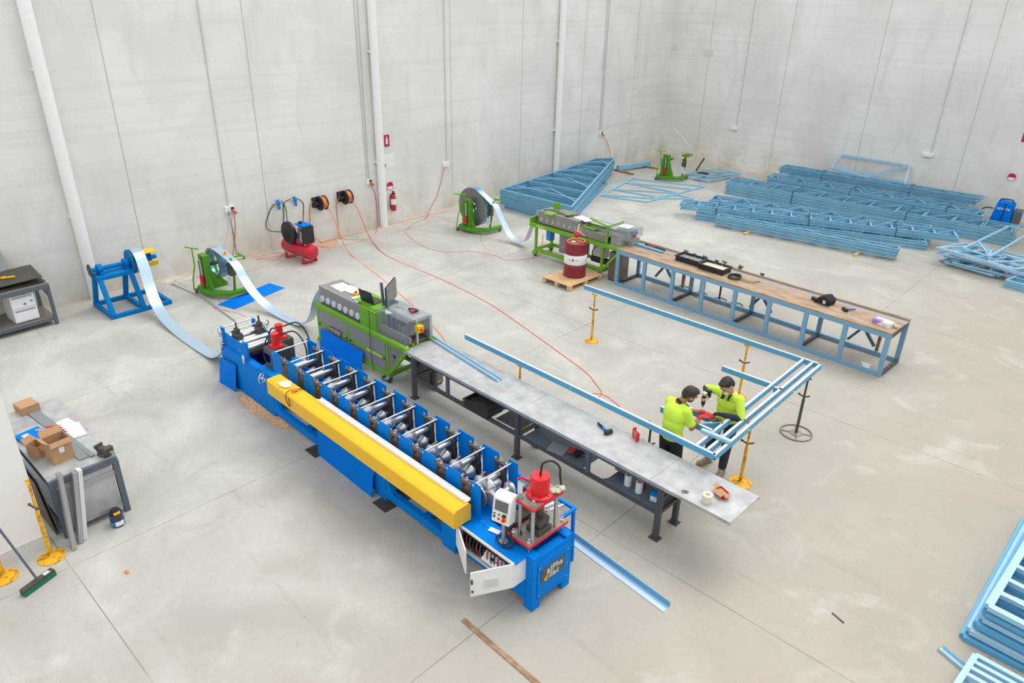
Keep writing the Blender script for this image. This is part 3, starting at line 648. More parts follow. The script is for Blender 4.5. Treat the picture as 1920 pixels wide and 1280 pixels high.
def gloves(loc, lab, c1, c2, sc_=1):
    t = thing('work_gloves', lab, 'gloves', loc)
    for s in (-1, 1):
        b = MB().sph((s*.05, 0, .03), (.05, .06, .03))
        for k in range(5):
            a = R(50+k*22)*s; b.tube([(s*.05, 0, .03), (s*.05+.07*math.cos(a)*.6, .09*math.sin(abs(a))+.0, .04), (s*.05+.11*math.cos(a), .12*math.sin(abs(a)), .02)], .014, 6)
        b.build('glove', c1 if s < 0 else c2, t)
    return t
gloves(on(TT, -2.6, .22, .458), 'red and black work gloves bundled on the lower shelf of the table', 'glovered', 'blackc')
for k, (x, y) in enumerate(((-1.62, .2), (-1.42, .18))):
    t = thing('cardboard_tube', ('left', 'right')[k]+' of two white paper rolls with brown cores standing on the lower shelf', 'paper roll', on(TT, x, y, .456), 0, 'paper rolls on the lower shelf')
    MB().lathe((0, 0, 0), (0, 0, 1), [(.03, 0), (.05, 0), (.05, .17), (.035, .17), (.035, .12)], 24).build('roll', 'white', t); MB().cyl((0, 0, .15), (0, 0, .165), .035, n=20).build('core', 'card', t)
t = thing('blue_box', 'small blue and white box standing on the lower shelf beside the paper rolls', 'box', on(TT, -1.16, .2, .456), 10)
MB().box(-.06, .06, -.05, .05, 0, .08).build('box_body', 'white', t); MB().prism([(-.051, .08), (.051, .08), (.02, .13), (-.02, .13)], 'x', -.061, .061).build('box_top', 'sheetblue', t)
t = thing('red_pouch', 'dark red pouch lying behind the paper rolls on the lower shelf', 'pouch', on(TT, -1.5, .38, .456)); MB().sph((0, 0, .04), (.07, .05, .04)).build('pouch_body', 'dred', t)
t = thing('box_board', 'beige board leaning on the lower shelf behind the paper rolls', 'board', on(TT, -1.85, .38, .456), 0); MB().obox((0, 0, .07), (.22, .01, .14), (-15, 0, 0)).build('board_sheet', 'plate', t)

# ================================================================ GREEN FRAME MACHINES
def green_machine(lab, loc, rz, front):
    t = thing('frame_forming_machine', lab, 'machine', loc, rz)
    D = .72; L = 2.86
    b = MB()
    for y in (0, D-.07):
        b.bar((-L, y+.035, .86), (0, y+.035, .86), .07, .09).bar((-L, y+.035, .19), (-.62, y+.035, .19), .07, .09)
        b.bar((-L+.03, y+.035, .19), (-L+.03, y+.035, .86), .06, .06)
        b.bar((-.62, y+.035, .15), (-.02, y+.035, .86), .06, .06).bar((-.58, y+.035, .2), (-.58, y+.035, .84), .06, .07)
        if front: b.bar((-L, y+.035, .5), (-.6, y+.035, .5), .05, .07).bar((-1.78, y+.035, .2), (-1.78, y+.035, .84), .05, .06)
        b.prism([(-L-.1, .06), (-L+.1, .06), (-L+.06, .2), (-L, .2)], 'y', y, y+.07)
    for x, z in ((-L+.03, .19), (-.6, .17), (-L+.03, .86), (-.12, .82), (-1.4, .82)): b.bar((x, .05, z), (x, D-.05, z), .07, .07)
    fr = b.build('machine_frame', 'green', t, bevel=.005)
    for x in (-L+.02, -.62):
        for y in (.035, D-.035):
            c = MB().cyl((x, y-.015, .06), (x, y+.015, .06), .06, n=20).build('caster_wheel', 'rubber', t)
            MB().box(x-.03, x+.03, y-.028, y+.028, .07, .16).build('caster_fork', 'chrome', c)
    # roller head
    zt = 1.25
    h = MB().box(-2.84, -1.46, .1, .14, .93, zt).box(-2.84, -1.46, .58, .62, .93, zt).box(-2.84, -2.8, .1, .62, .93, zt).box(-1.5, -1.46, .1, .62, .93, zt).box(-2.84, -1.46, .1, .62, zt-.02, zt+.005)
    h.build('roller_head', 'pgrey', t, bevel=.004)
    MB().box(-2.84, -.15, .06, D-.06, .88, .905).build('machine_deck', 'plate', t)
    for k in range(7):
        x = -2.72+k*.195
        if front: MB().lathe((x, .1, 1.02), (0, -1, 0), [(.068, 0), (.068, .02), (.06, .028)], 28).build('bearing_cap', 'skirt', t)
        else: MB().box(x-.015, x-.008, .09, .1, 1.0, 1.09).box(x+.02, x+.027, .09, .1, 1.0, 1.09).build('slot_mark', 'white', t)
    en = MB().box(-3.0, -2.84, .2, .24, 1.05, 1.2).box(-3.0, -2.84, .5, .54, 1.05, 1.2)
    for k in range(2): en.cyl((-2.93+.06*k, .2, 1.12), (-2.93+.06*k, .54, 1.12), .025)
    en.build('entry_guide', 'steel', t); 
    if front:
        for (x0, x1, z0, z1, y) in ((-2.8, -1.82, .54, .82, .01), (-1.75, -.64, .54, .82, .01), (-2.8, -1.82, .24, .47, .01), (-1.75, -.64, .24, .47, .01)):
            MB().box(x0, x1, y, y+.02, z0, z1).build('side_panel', 'pgrey', t)
        MB().prism([(-.54, .26), (-.54, .81), (-.1, .81)], 'y', .01, .03).build('end_gusset', 'plate', t)
        MB().tube(crom([(-.42, .005, .62), (-.38, .0, .67), (-.36, .003, .6), (-.34, .0, .66)]), .006).build('cable_tie', 'black', t)
        MB().prism([(-.54, .26), (-.54, .81), (-.1, .81)], 'y', D-.03, D-.01).build('end_gusset', 'plate', t)
        for x in (-2.76, -1.84, -1.72, -.66): MB().cyl((x, .0, .5), (x, -.02, .5), .018, n=12).build('panel_knob', 'black', t)
        g = MB().box(-2.42, -2.02, -.006, 0, .44, .56).build('name_strip', 'dsteel', t); text('SCOTTSDALE', .06, 'white', g, (-2.22, -.008, .52), (90, 0, 0)); text('CONSTRUCTION SYSTEMS', .026, 'white', g, (-2.22, -.008, .47), (90, 0, 0))
        g = MB().box(-1.2, -.72, -.006, 0, .475, .525).build('model_strip', 'lime', t); text('SCOTPANEL 3000', .045, 'skirt', g, (-.96, -.008, .5), (90, 0, 0))
        MB().box(-1.46, -.97, .08, .1, .9, 1.27).box(-1.46, -1.0, .08, .62, 1.25, 1.27).box(-1.0, -.97, .08, .3, .9, 1.27).build('green_shroud', 'green', t)
        MB().box(-.96, -.1, .1, .106, .92, 1.36).box(-.106, -.1, .1, .66, 1.1, 1.36).box(-.96, -.1, .1, .66, 1.355, 1.36).build('clear_guard', 'clear', t)
        MB().box(-.96, -.1, .28, .66, 1.3, 1.35).box(-.1, -.08, .3, .34, .9, 1.35).box(-.1, -.08, .6, .66, .9, 1.35).build('head_top', 'tgrey', t)
        MB().box(-.94, -.1, .14, .2, .92, 1.05).box(-.94, -.12, .58, .64, .92, 1.3).box(-.9, -.6, .26, .5, .92, 1.2).box(-.5, -.3, .22, .5, .94, 1.15).build('shear_head', 'pgrey', t, bevel=.006)
        for x in (-.8, -.66, -.42, -.24): MB().cyl((x, .25, .98), (x, .25, 1.25), .035, n=16).build('punch_cylinder', 'dsteel', t)
        MB().box(-.3, -.12, .3, .42, 1.12, 1.2).build('sensor_block', 'sky', t)
        g = MB().box(-.11, .0, .28, .4, 1.13, 1.25).build('stop_box', 'yellow', t); MB().cyl((0, .34, 1.18), (.03, .34, 1.18), .026, n=16).build('stop_button', 'red', g)
        g = MB().box(-1.97, -1.87, .3, .38, 1.255, 1.31).build('stop_box', 'yellow', t); MB().cyl((-1.92, .34, 1.31), (-1.92, .34, 1.345), .022, n=16).build('stop_button', 'red', g)
        MB().obox((-1.38, .36, 1.285), (.72, .42, .012), (0, 0, -4)).build('laptop_shelf', 'green', t)
        MB().tube(crom([(-1.15, .06, 1.3), (-1.05, -.0, 1.15), (-1.02, -.03, .9), (-1.03, -.03, .5), (-.98, -.03, .12)]), .006).build('control_cable', 'black', t)
        MB().tube(crom([(-.5, .3, .7), (-.2, .2, .6), (-.1, .4, .5), (-.3, .5, .4), (-.1, .3, .45)]), .016).build('hose', 'rubber', t)
    else:
        MB().box(-2.15, -1.35, .2, .5, .24, .8).build('control_cabinet', 'pgrey', t, bevel=.006)
        MB().box(-2.55, -2.4, .12, .3, .5, .8).build('drive_unit', 'sky', t, bevel=.01)
        MB().cyl((-1.15, .4, .3), (-.65, .4, .3), .09, n=20).build('pump_motor', 'black', t)
        MB().box(-1.1, -.7, .3, .5, .4, .8).build('air_tank', 'skirt', t, bevel=.02)
        MB().tube(crom([(-1.2, .2, .8), (-1.15, .15, .6), (-1.2, .2, .4)]), .02).tube(crom([(-.85, .15, .75), (-.95, .1, .6), (-.95, .15, .35)]), .012).build('hose', 'rubber', t)
        MB().box(-1.46, -.5, .06, .12, .92, 1.12).box(-1.46, -.5, .58, .64, .92, 1.12).box(-1.46, -.5, .06, .64, 1.06, 1.08).build('middle_head', 'pgrey', t, bevel=.004)
        MB().cyl((-1.35, .05, 1.02), (-1.15, .02, .96), .014).build('adjusting_handle', 'chrome', t); MB().cyl((-1.36, .06, 1.02), (-1.36, .03, 1.02), .04).build('pressure_gauge', 'white', t); MB().cyl((-1.3, .2, 1.08), (-1.3, .2, 1.2), .05).build('guide_knob', 'galv', t)
        MB().box(-1.35, -.95, .1, .42, 1.14, 1.15).build('green_cover', 'green', t)
        b = MB().bar((-.5, .06, .9), (-.5, .06, 1.34), .05, .05).bar((-.5, .04, 1.34), (-.5, .7, 1.34), .05, .06).bar((-.5, .04, 1.36), (-1.25, .3, 1.36), .05, .03).bar((-.5, .68, .9), (-.5, .68, 1.34), .05, .05); b.build('arch', 'green', t)
        MB().box(-1.25, -.5, .3, .62, 1.36, 1.37).build('guard_top', 'tgrey', t)
        MB().box(-.46, .12, .06, .07, 1.12, 1.36).box(.11, .12, .06, .68, 1.12, 1.36).box(-.46, .12, .06, .68, 1.36, 1.37).box(-.46, .12, .67, .68, 1.12, 1.36).build('clear_guard', 'clear', t)
        MB().box(-.4, -.08, .08, .3, .9, 1.2).box(-.1, .1, .3, .6, .92, 1.1).box(-.4, .0, .3, .6, .95, 1.3).build('shear_head', 'galv', t, bevel=.006)
        MB().box(-.05, .1, .36, .5, 1.2, 1.28).build('sensor_block', 'sky', t)
        MB().cyl((.12, .3, 1.22), (.16, .3, 1.22), .04).build('stop_button', 'dred', t)
        MB().obox((-2.4, .1, 1.27), (.25, .3, .012), (0, 0, 8)).obox((-2.55, .5, 1.36), (.22, .01, .18), (0, 0, 10)).obox((-1.95, .3, 1.3), (.16, .22, .012), (0, -12, 8)).build('tablet_shelf', 'green', t)
        MB().box(-2.35, -1.85, .25, .6, 1.262, 1.3).build('control_console', 'plate', t)
        MB().tube(crom([(-2.75, .2, 1.26), (-2.55, .25, 1.3), (-1.8, .3, 1.28)]), .012).build('hose', 'rubber', t)
        MB().box(-3.06, -2.84, .0, .06, .8, .9).box(-3.06, -2.84, .62, .68, .8, .9).box(-3.06, -3.0, .0, .68, .8, 1.05).build('entry_frame', 'green', t)
        g = MB().box(-2.8, -2.5, -.005, 0, .84, .88).build('model_strip', 'lime', t); text('SCOTTRUSS', .035, 'white', g, (-2.65, -.007, .86), (90, 0, 0))
    MB().box(-.5, -.05, .04, .08, .88, .905).build('label_strip', 'lime', t)
    return t
G1 = green_machine('green and grey frame forming machine with laptop, in front beside the steel table', (-9.0, 7.02, 0), -.6, True)
G2 = green_machine('open green frame forming machine on casters behind the red drum', (-9.62, 14.2, 0), -1, False)
for G, n_ in ((G1, 'front'), (G2, 'rear')):
    pass
def cabinet(loc, rz, lab):
    t = thing('power_cabinet', lab, 'cabinet', loc, rz)
    MB().box(-.38, 0, 0, .32, .03, .74).build('cabinet_body', mat('stainless_brown', '8a8178', .35, .6, .05) if 'stainless_brown' not in bpy.data.materials else bpy.data.materials['stainless_brown'], t, bevel=.006)
    for z in (.1,): MB().tube([(.0, .1, z), (.03, .1, z), (.03, .22, z), (0, .22, z)], .008).build('handle', 'chrome', t)
    MB().box(-.36, -.02, .02, .3, 0, .03).build('plinth', 'black', t)
cabinet(P(806, 729), -2, 'stainless power cabinet under the near end of the grey steel table')
cabinet(P(1188, 548) if 0 else (-9.62, 14.25, 0), -2, 'stainless power cabinet under the left end of the blue bench')
# laptop and monitor on front machine
def onG(x, y, z): return on(G1, x, y, z)
t = thing('laptop', 'open black laptop on the green shelf of the front machine', 'laptop', onG(-1.42, .36, 1.292), 4)
MB().box(-.17, .17, -.12, .12, 0, .018).build('keyboard_base', 'dsteel', t); MB().obox((-.0, -.15, .135), (.36, .01, .25), (12, 0, 0)).build('laptop_lid', 'black', t)
t = thing('monitor', 'flat monitor seen from behind standing on the front green machine', 'monitor', onG(-.98, .48, 1.36), 0)
MB().bar((.16, -.24, .2), (-.16, .22, .2), .025, .36).build('monitor_panel', 'screen', t, bevel=.004); MB().bar((.143, -.256, .2), (-.197, .23, .2), .012, .375).build('bezel', 'black', t); MB().bar((.0, -.2, .0), (-.06, -.18, .42), .05, .03).build('stand_column', 'sgrey', t); MB().box(-.12, .06, -.1, .1, 0, .012).build('stand_foot', 'sgrey', t)
for (x, y, a, c) in ((-2.45, .38, -4, 0), (-2.2, .44, 6, 1)): 
    tag(MB().obox((0, 0, 0), (.42, .28, .003), (0, 0, a)).build('paper_sheet', 'paper'), ('larger white drawing sheet at the left end of the front green machine', 'white sheet overlapping the drawing on the front green machine')[c], 'paper').location = onG(x, y, 1.262+c*.004)
tag(MB().obox((0, 0, 0), (.3, .2, .003), (0, 0, -15)).build('paper_sheet', 'paper'), 'white sheet next to the yellow stop box on the front machine', 'paper').location = onG(-1.72, .26, 1.27)
t = thing('hand_tool', 'black and red hand tool lying on the head of the front green machine', 'tool', onG(-.4, .5, 1.36), 20); MB().sph((0, 0, .03), (.11, .04, .03)).build('tool_body', 'rubber', t); MB().cyl((.02, -.05, .02), (.02, -.05, .05), .04).build('tool_cap', 'red', t)
t = thing('spanner', 'chrome spanner lying on the head of the front green machine', 'spanner', onG(-.7, .45, 1.365), 10); MB().box(-.1, .1, -.01, .01, -.004, .004).ring((.11, 0, 0), (0, 0, 1), .016, .006, 12, 6).build('spanner_body', 'chrome', t)
panel([on(G1, -2.68, -.1, 0), on(G1, -1.28, -.1, 0), on(G1, -1.28, -.03, .41), on(G1, -2.68, -.03, .44)], .006, 'cover_panel', 'sheetblue', 'large blue sheet panel leaning against the front green machine', 'panel')
t = thing('cable_coil', 'coil of teal hose on the floor under the front green machine', 'hose', (*P(752, 724).xy, 0) if 0 else on(G1, -.75, .1, 0)); b = MB(); [b.ring((0, 0, .012+.02*k), (0, 0, 1), .1, .011, 24, 6) for k in range(2)]; b.build('hose_loop', 'teal', t)
# papers on rear machine
for k, (px, py, w, a) in enumerate(((1090, 408, .3, -10), (1102, 412, .34, -30))):
    q = P(px, py, 1.262); tag(MB().obox((0, 0, 0), (w, .3, .003), (0, 0, a)).build('paper_sheet', 'paper'), ('left', 'right')[k]+' white sheet on the roller head of the rear green machine', 'paper').location = q+Vector((0, 0, .004*k))
q = P(1169, 408, 1.375); tag(MB().obox((0, 0, 0), (.3, .3, .003), (0, 0, 5)).build('paper_sheet', 'paper'), 'white sheet on top of the clear guard of the rear machine', 'paper').location = on(G2, -.17, .37, 1.373)

# ================================================================ DRUM ON PALLET
pc = [(-11.01, 13.02), (-10.2, 12.9), (-10.12, 14.12), (-10.93, 14.22)]
t = thing('pallet', 'small wooden pallet under the dark red drum', 'pallet', (-10.56, 13.56, 0), -2)
MB().box(-.44, .44, -.62, .62, .115, .14).build('deck_board', 'wood', t, bevel=.003)
for x in (-.4, 0, .4):
    MB().box(x-.04, x+.04, -.62, .62, .0, .02).build('bottom_runner', 'wood', t)
    for y in (-.57, 0, .57): MB().box(x-.05, x+.05, y-.05, y+.05, .02, .115).build('pallet_block', 'wood', t)
t = thing('oil_drum', 'dark red oil drum with a white label band standing on the pallet', 'drum', (-10.56, 13.62, .14), 48)
MB().lathe((0, 0, 0), (0, 0, 1), [(.27, 0), (.285, .01), (.28, .03), (.28, .28), (.286, .29), (.28, .3), (.28, .58), (.286, .59), (.28, .6), (.28, .84), (.287, .86), (.275, .87), (.27, .85), (0, .85)], 48).build('drum_body', 'maroon', t)
MB().lathe((0, 0, .34), (0, 0, 1), [(.282, 0), (.2835, .002), (.2835, .25), (.282, .252)], 48).build('label_band', 'white', t)
# small droplet emblem and lettering on the curved band, facing the camera side
def band_text(s, zc, size, a0, par):
    n = len(s); 
    for i, ch in enumerate(s):
        if ch == ' ': continue
        a = a0+(i-(n-1)/2)*size*.75/.285; x, y = .285*math.cos(a), .285*math.sin(a)
        text(ch, size, 'ink', par, (x, y, zc), (90, 0, math.degrees(a)+90), 'label_letter')
A0 = R(-78-48+14)
band_text('ECY', .47, .035, A0-R(18), t); band_text('DRA', .465, .035, A0+R(18), t)
MB().lathe((.284*math.cos(A0), .284*math.sin(A0), .47), (math.cos(A0), math.sin(A0), 0), [(.022, 0), (.022, .003)], 20).lathe((.285*math.cos(A0), .285*math.sin(A0), .485), (0, 0, 1), [(.018, 0), (.001, .04)], 12).build('drop_emblem', 'ink', t)
MB().cyl((.25*math.cos(.6), .25*math.sin(.6), .87), (.25*math.cos(.6), .25*math.sin(.6), .875), .03).build('bung', 'galv', t)
t = thing('hand_pump', 'hand pump with red head and orange hose on top of the drum', 'pump', (-10.47, 13.5, .99))
MB().cyl((0, 0, 0), (0, 0, .2), .018).build('pump_pipe', 'galv', t)
MB().sph((0, 0, .25), (.085, .06, .085)).build('pump_head', 'red', t)
MB().bar((.04, .03, .28), (.1, .08, .5), .03, .02).build('pump_lever', 'orange', t); MB().cyl((.0, .0, .3), (.03, .06, .5), .014).build('pump_spout', 'white', t)
MB().tube(crom([(.03, 0, .1), (.12, .1, .06), (.08, .26, .04), (-.1, .3, .04), (-.25, .18, .04), (-.26, -.02, .04), (-.12, -.12, .04), (.05, -.12, .04), (.1, -.02, .05)]), .018).build('pump_hose', 'orange', t)
tag(MB().box(-.07, .07, -.05, .05, 0, .004).build('paper_label', 'skirt'), 'pale label stuck on the lid of the drum', 'label').location = (-10.62, 13.6, .995)

# ================================================================ BLUE BENCH
BB = thing('long_bench', 'long bench of blue steel studs with a brown board top', 'bench', (-3.21, 13.84, 0), -2.3)
L = 6.48; D = .95; zt = .9
MB().box(-L, 0, 0, D*.72, zt, zt+.03).build('board_top', 'ply', BB)
MB().box(-L, 0, D*.72, D, zt, zt+.012).build('metal_strip', 'galv', BB); MB().box(-L, 0, D-.05, D, zt+.01, zt+.05).build('rear_rail', 'ply', BB)
for y, nm in ((0, 'front_top_rail'), (D-.05, 'back_top_rail')): MB().box(-L, 0, y, y+.05, zt-.09, zt-.001).build(nm, 'bench', BB)
for y, nm in ((0, 'front_bottom_rail'), (D-.05, 'back_bottom_rail')): MB().box(-L, 0, y, y+.05, 0.0, .085).build(nm, 'bench', BB)
for k in range(9):
    x = -L+.09+k*(L-.09)/8
    MB().box(x-.09, x, .002, .05, .03, zt-.02).build('front_post', 'bench', BB)
for x in (-L+.09, -4.82, -3.2, -1.63, 0):
    MB().box(x-.09, x, D-.05, D-.002, .03, zt-.02).build('back_post', 'bench', BB); MB().box(x-.06, x, .05, D-.05, 0, .07).build('bottom_cross_member', 'oxide', BB)
MB().box(-.045, 0, .05, D-.05, zt-.09, zt).build('top_cross_member', 'oxide', BB)
for x in (-5.6, -3.0, -.75):
    MB().bar((x-.3, D-.02, .15), (x+.15, D-.02, .8), .05, .05).bar((x-.25, D-.08, .8), (x+.25, D-.08, .2), .05, .05).build('diagonal_brace', mat('brace_blue', '4f7288', .5, .2) if 'brace_blue' not in bpy.data.materials else bpy.data.materials['brace_blue'], BB)
for x, (nm) in ((-5.1, 'timber_prop'), (-.45, 'timber_prop')): MB().bar((x-.02, D+.02, .0), (x, D+.02, .85), .06, .03).build('timber_prop', 'rust', BB)
for k, x in enumerate((-4.95, -4.35, -3.75, -3.2)): MB().box(x, x+.09, D, D+.01, zt+.02, zt+.1).build('stop_tab', 'oxide', BB)
zb = zt+.031
def onB(x, y, z=zb): return on(BB, x, y, z)
t1 = tub('screw_tub', 'left of two black tubs of screws on the blue bench', onB(-5.05, .38), -2, .62, .34, .13, True, 'galv', 'tubs of screws on the bench')
t2 = tub('screw_tub', 'right of two black tubs of screws on the blue bench', onB(-4.38, .3), -2, .62, .36, .13, True, 'tape', 'tubs of screws on the bench')
t = thing('tool_belt', 'coiled black and tan tool belt on the blue bench beside the tubs', 'belt', onB(-3.5, .38)); b = MB()
for k in range(2): b.ring((0, 0, .02+.03*k), (0, 0, 1), .14-.01*k, .014, 24, 6)
b.build('belt_loop', 'black', t); MB().tube(crom([(.1, .05, .02), (.3, 0, .02), (.45, .08, .02), (.5, .2, .03)]), .014).tube(crom([(.1, 0, .03), (.3, -.06, .02), (.48, 0, .02)]), .012).build('belt_tail', 'ply', t); MB().obox((-.0, .13, .04), (.14, .05, .05), (0, 0, 10)).build('buckle', 'rubber', t)
t = thing('tool_bag', 'black tool bag on the blue bench near its right end', 'bag', onB(-1.52, .5), -10)
MB().prism([(-.2, 0), (.16, 0), (.18, .12), (.05, .2), (-.08, .14)], 'y', -.13, .13).build('bag_body', 'blackc', t, bevel=.03); MB().obox((-.22, -.02, .03), (.12, .1, .04), (0, 15, 30)).build('bag_strap', 'black', t); MB().obox((.06, -.135, .07), (.06, .004, .07), (0, 0, 0)).build('bag_label', 'pink', t)
t = thing('rubber_mallet', 'short handled mallet with blue grip on the blue bench', 'mallet', onB(-1.05, .42, zb+.03), 50)
MB().cyl((0, 0, 0), (.2, 0, 0), .014).build('handle', mat('violet', '4a4a9a', .5), t); MB().cyl((-.02, -.07, 0), (-.02, .07, 0), .036, n=20).build('mallet_head', 'rubber', t, bevel=.005)
t = thing('screw_box', 'white and purple carton at the right end of the blue bench', 'box', onB(-.28, .3), -14)
MB().box(-.17, .17, -.09, .09, 0, .09).build('box_body', 'paper', t, bevel=.003); MB().prism([(-.171, .0), (-.171, .091), (.02, .091), (-.1, 0)], 'y', -.092, .0).build('purple_print', 'purple', t); MB().ring((.07, -.092, .04), (0, 1, 0), .018, .003, 16, 6).build('ring_logo', 'purple', t)
MB().obox((.2, .08, .05), (.1, .08, .01), (0, 20, 0)).build('carton_flap', 'wood', t)
q = P(1642, 690, .005); tag(MB().prism([(-.12, .14), (.08, .14), (.12, -.1), (.02, -.1)], 'z', 0, .003).build('paper_sheet', 'paper'), 'torn white sheet on the floor inside the bench right end', 'paper').location = onB(-.42, .3, .002)
t = thing('steel_channel', 'short blue channel coming out of the rear green machine onto the bench', 'channel', onB(-6.5, .55, .935), -3); MB().box(0, .95, 0, .09, 0, .04).build('channel_section', 'stud', t, bevel=.003)
t = thing('level', 'dark and red level lying behind the short channel on the bench', 'level', onB(-6.2, .75, .93), -4); MB().box(0, .6, 0, .04, 0, .03).build('level_body', 'rubber', t); MB().box(.1, .3, -.002, .042, 0, .032).build('red_section', 'dred', t)

# ================================================================ DECOILERS
def arc(c, r, a0, a1, n, y=0): return [(c[0]+r*math.cos(R(a0+(a1-a0)*i/n)), y, c[1]+r*math.sin(R(a0+(a1-a0)*i/n))) for i in range(n+1)]
def green_decoiler(lab, loc, rz=0):
    """mast in front (-y side), coil axis along y"""
    t = thing('decoiler', lab, 'decoiler', loc, rz)
    b = MB().prism([(-.38, -.32), (-.3, -.42), (.1, -.42), (.3, -.34), (.6, -.1), (.62, .5), (.5, .5), (.46, .0), (.2, -.22), (-.1, -.26), (-.3, -.2), (-.3, .2), (-.42, .2)], 'z', .07, .17)
    b.build('base_frame', 'mgreen', t, bevel=.01)
    MB().prism([(-.16, .16), (.34, .16), (.06, .62), (.04, .98), (-.1, .98)], 'y', -.3, -.28).box(-.16, -.1, -.34, -.24, .16, .98).box(.04, .1, -.34, -.24, .16, .95).box(-.16, .1, -.28, -.26, .16, .98).box(-.16, .1, -.34, -.2, .92, .98).prism([(-.34, .16), (.22, .16), (-.18, .6), (-.22, .98), (-.34, .98)], 'x', .08, .1).box(-.22, -.16, -.34, -.18, .16, .8).build('mast', 'mgreen', t, bevel=.005)
    MB().cyl((-.03, -.36, .3), (-.03, -.36, .9), .025).build('lift_ram', 'steel', t); MB().cyl((-.03, -.38, .28), (-.03, -.38, .5), .05).build('hydraulic_pump', 'dred', t)
    MB().tube([(-.3, -.5, .1), (-.28, -.48, .4), (-.22, -.42, .7), (-.22, -.42, 1.12)], .016).tube([(-.38, -.5, 1.12), (-.06, -.35, 1.12)], .018).build('tow_handle', 'green', t)
    for x, y in ((-.32, -.44), (.56, .46), (-.36, .16)):
        c = MB().cyl((x, y-.02, .055), (x, y+.02, .055), .055, n=18).build('caster_wheel', 'brown', t); MB().box(x-.03, x+.03, y-.03, y+.03, .06, .12).build('caster_fork', 'galv', c)
    MB().cyl((-.03, -.3, .72), (-.03, .3, .72), .04).cyl((-.03, -.26, .72), (-.03, -.2, .72), .12).build('spindle', 'dsteel', t)
    b = MB()
    for k in range(4):
        a = k*math.pi/2+.5; b.bar((-.03, -.05, .72), (-.03+.22*math.cos(a), -.05, .72+.22*math.sin(a)), .05, .03)
    b.build('expander_arm', 'mgreen', t)
    MB().tube(crom([(.5, .1, .15), (.55, .1, .4), (.6, .1, .7), (.55, .1, .96)]), .03).box(.45, .75, .0, .04, .92, 1.0).box(.45, .75, .3, .34, .92, 1.0).box(.5, .7, .04, .3, .96, .98).build('guide_arm', 'mgreen', t)
    MB().cyl((.72, .02, .96), (.72, .32, .96), .025).cyl((.5, .02, .96), (.5, .32, .96), .025).build('guide_roller', 'galv', t)
    MB().cyl((.55, -.02, .8), (.55, .12, .8), .06).box(.48, .62, .0, .14, .55, .72).build('brake_unit', 'dsteel', t, bevel=.01)
    MB().box(.47, .6, -.03, .02, .3, .5).build('control_plate', 'skirt', t)
    g = MB().box(.42, .5, -.02, .06, 1.0, 1.06).build('stop_box', 'yellow', t); MB().cyl((.46, .02, 1.06), (.46, .02, 1.09), .02).build('stop_button', 'red', g)
    return t
def coil(lab, c, y0, y1, r0, r1, path, side='coilside'):
    """steel coil around an axis along y at c=(x,z); path = strip points (x,z) leaving the coil"""
    t = thing('steel_coil', lab, 'coil', (c[0], (y0+y1)/2, c[1])); w = (y1-y0)/2
    MB().lathe((0, -w, 0), (0, 1, 0), [(r0, .0), (r1, 0), (r1, 2*w), (r0, 2*w), (r0, 0)], 64).build('wound_strip', 'coil', t)
    for s in (-1, 1): MB().lathe((0, s*(w+.001), 0), (0, s, 0), [(r0, 0), (r0, .002), (r1-.004, .002), (r1-.004, 0), (r0, 0)], 64).build('coil_side', side, t)
    pts = crom([(x-c[0], y-(y0+y1)/2, z-c[1]) for x, y, z in path], 8)
    MB().ribbon(pts, (0, w, 0), .003).build('loose_strip', 'strip', t)
    return t
d1 = green_decoiler('green decoiler with half empty coil beside the blue mat', (-15.85, 6.98, 0), 0)
coil('half empty blue steel coil on the green decoiler nearest the compressor', (-15.88, .72), 6.9, 7.1, .3, .36,
     [(-15.88, 7.0, 1.08), (-15.6, 7.0, 1.06), (-15.15, 7.0, .985), (-14.9, 7.02, .86), (-14.7, 7.04, .62), (-14.4, 7.08, .35), (-13.9, 7.15, .12), (-13.3, 7.22, .04), (-12.75, 7.25, .1), (-12.35, 7.25, .42), (-12.2, 7.3, .82), (-12.0, 7.35, 1.1), (-11.7, 7.36, 1.13)])
d2 = green_decoiler('green decoiler carrying the full large coil', (-15.25, 14.72, 0), 0)
coil('full large blue steel coil standing left of the raked frame stack', (-15.28, .72), 14.6, 14.8, .18, .57,
     [(-15.28, 14.7, 1.29), (-14.98, 14.7, 1.2), (-14.55, 14.7, .985), (-14.35, 14.7, .88), (-14.1, 14.68, .55), (-13.75, 14.65, .2), (-13.4, 14.62, .1), (-13.1, 14.6, .22), (-12.9, 14.58, .6), (-12.75, 14.57, .95), (-12.5, 14.57, 1.12)])
d3 = green_decoiler('empty green decoiler near the far corner of the walls', (-14.9, 24.75, 0), 10)
tag(MB().tube(crom([PY(1303, 292, 25.4), PY(1290, 270, 25.3), PY(1262, 238, 25.2)]), .01).build('loose_cable', 'wcable'), 'white cable sticking up from the empty decoiler in the corner', 'cable')
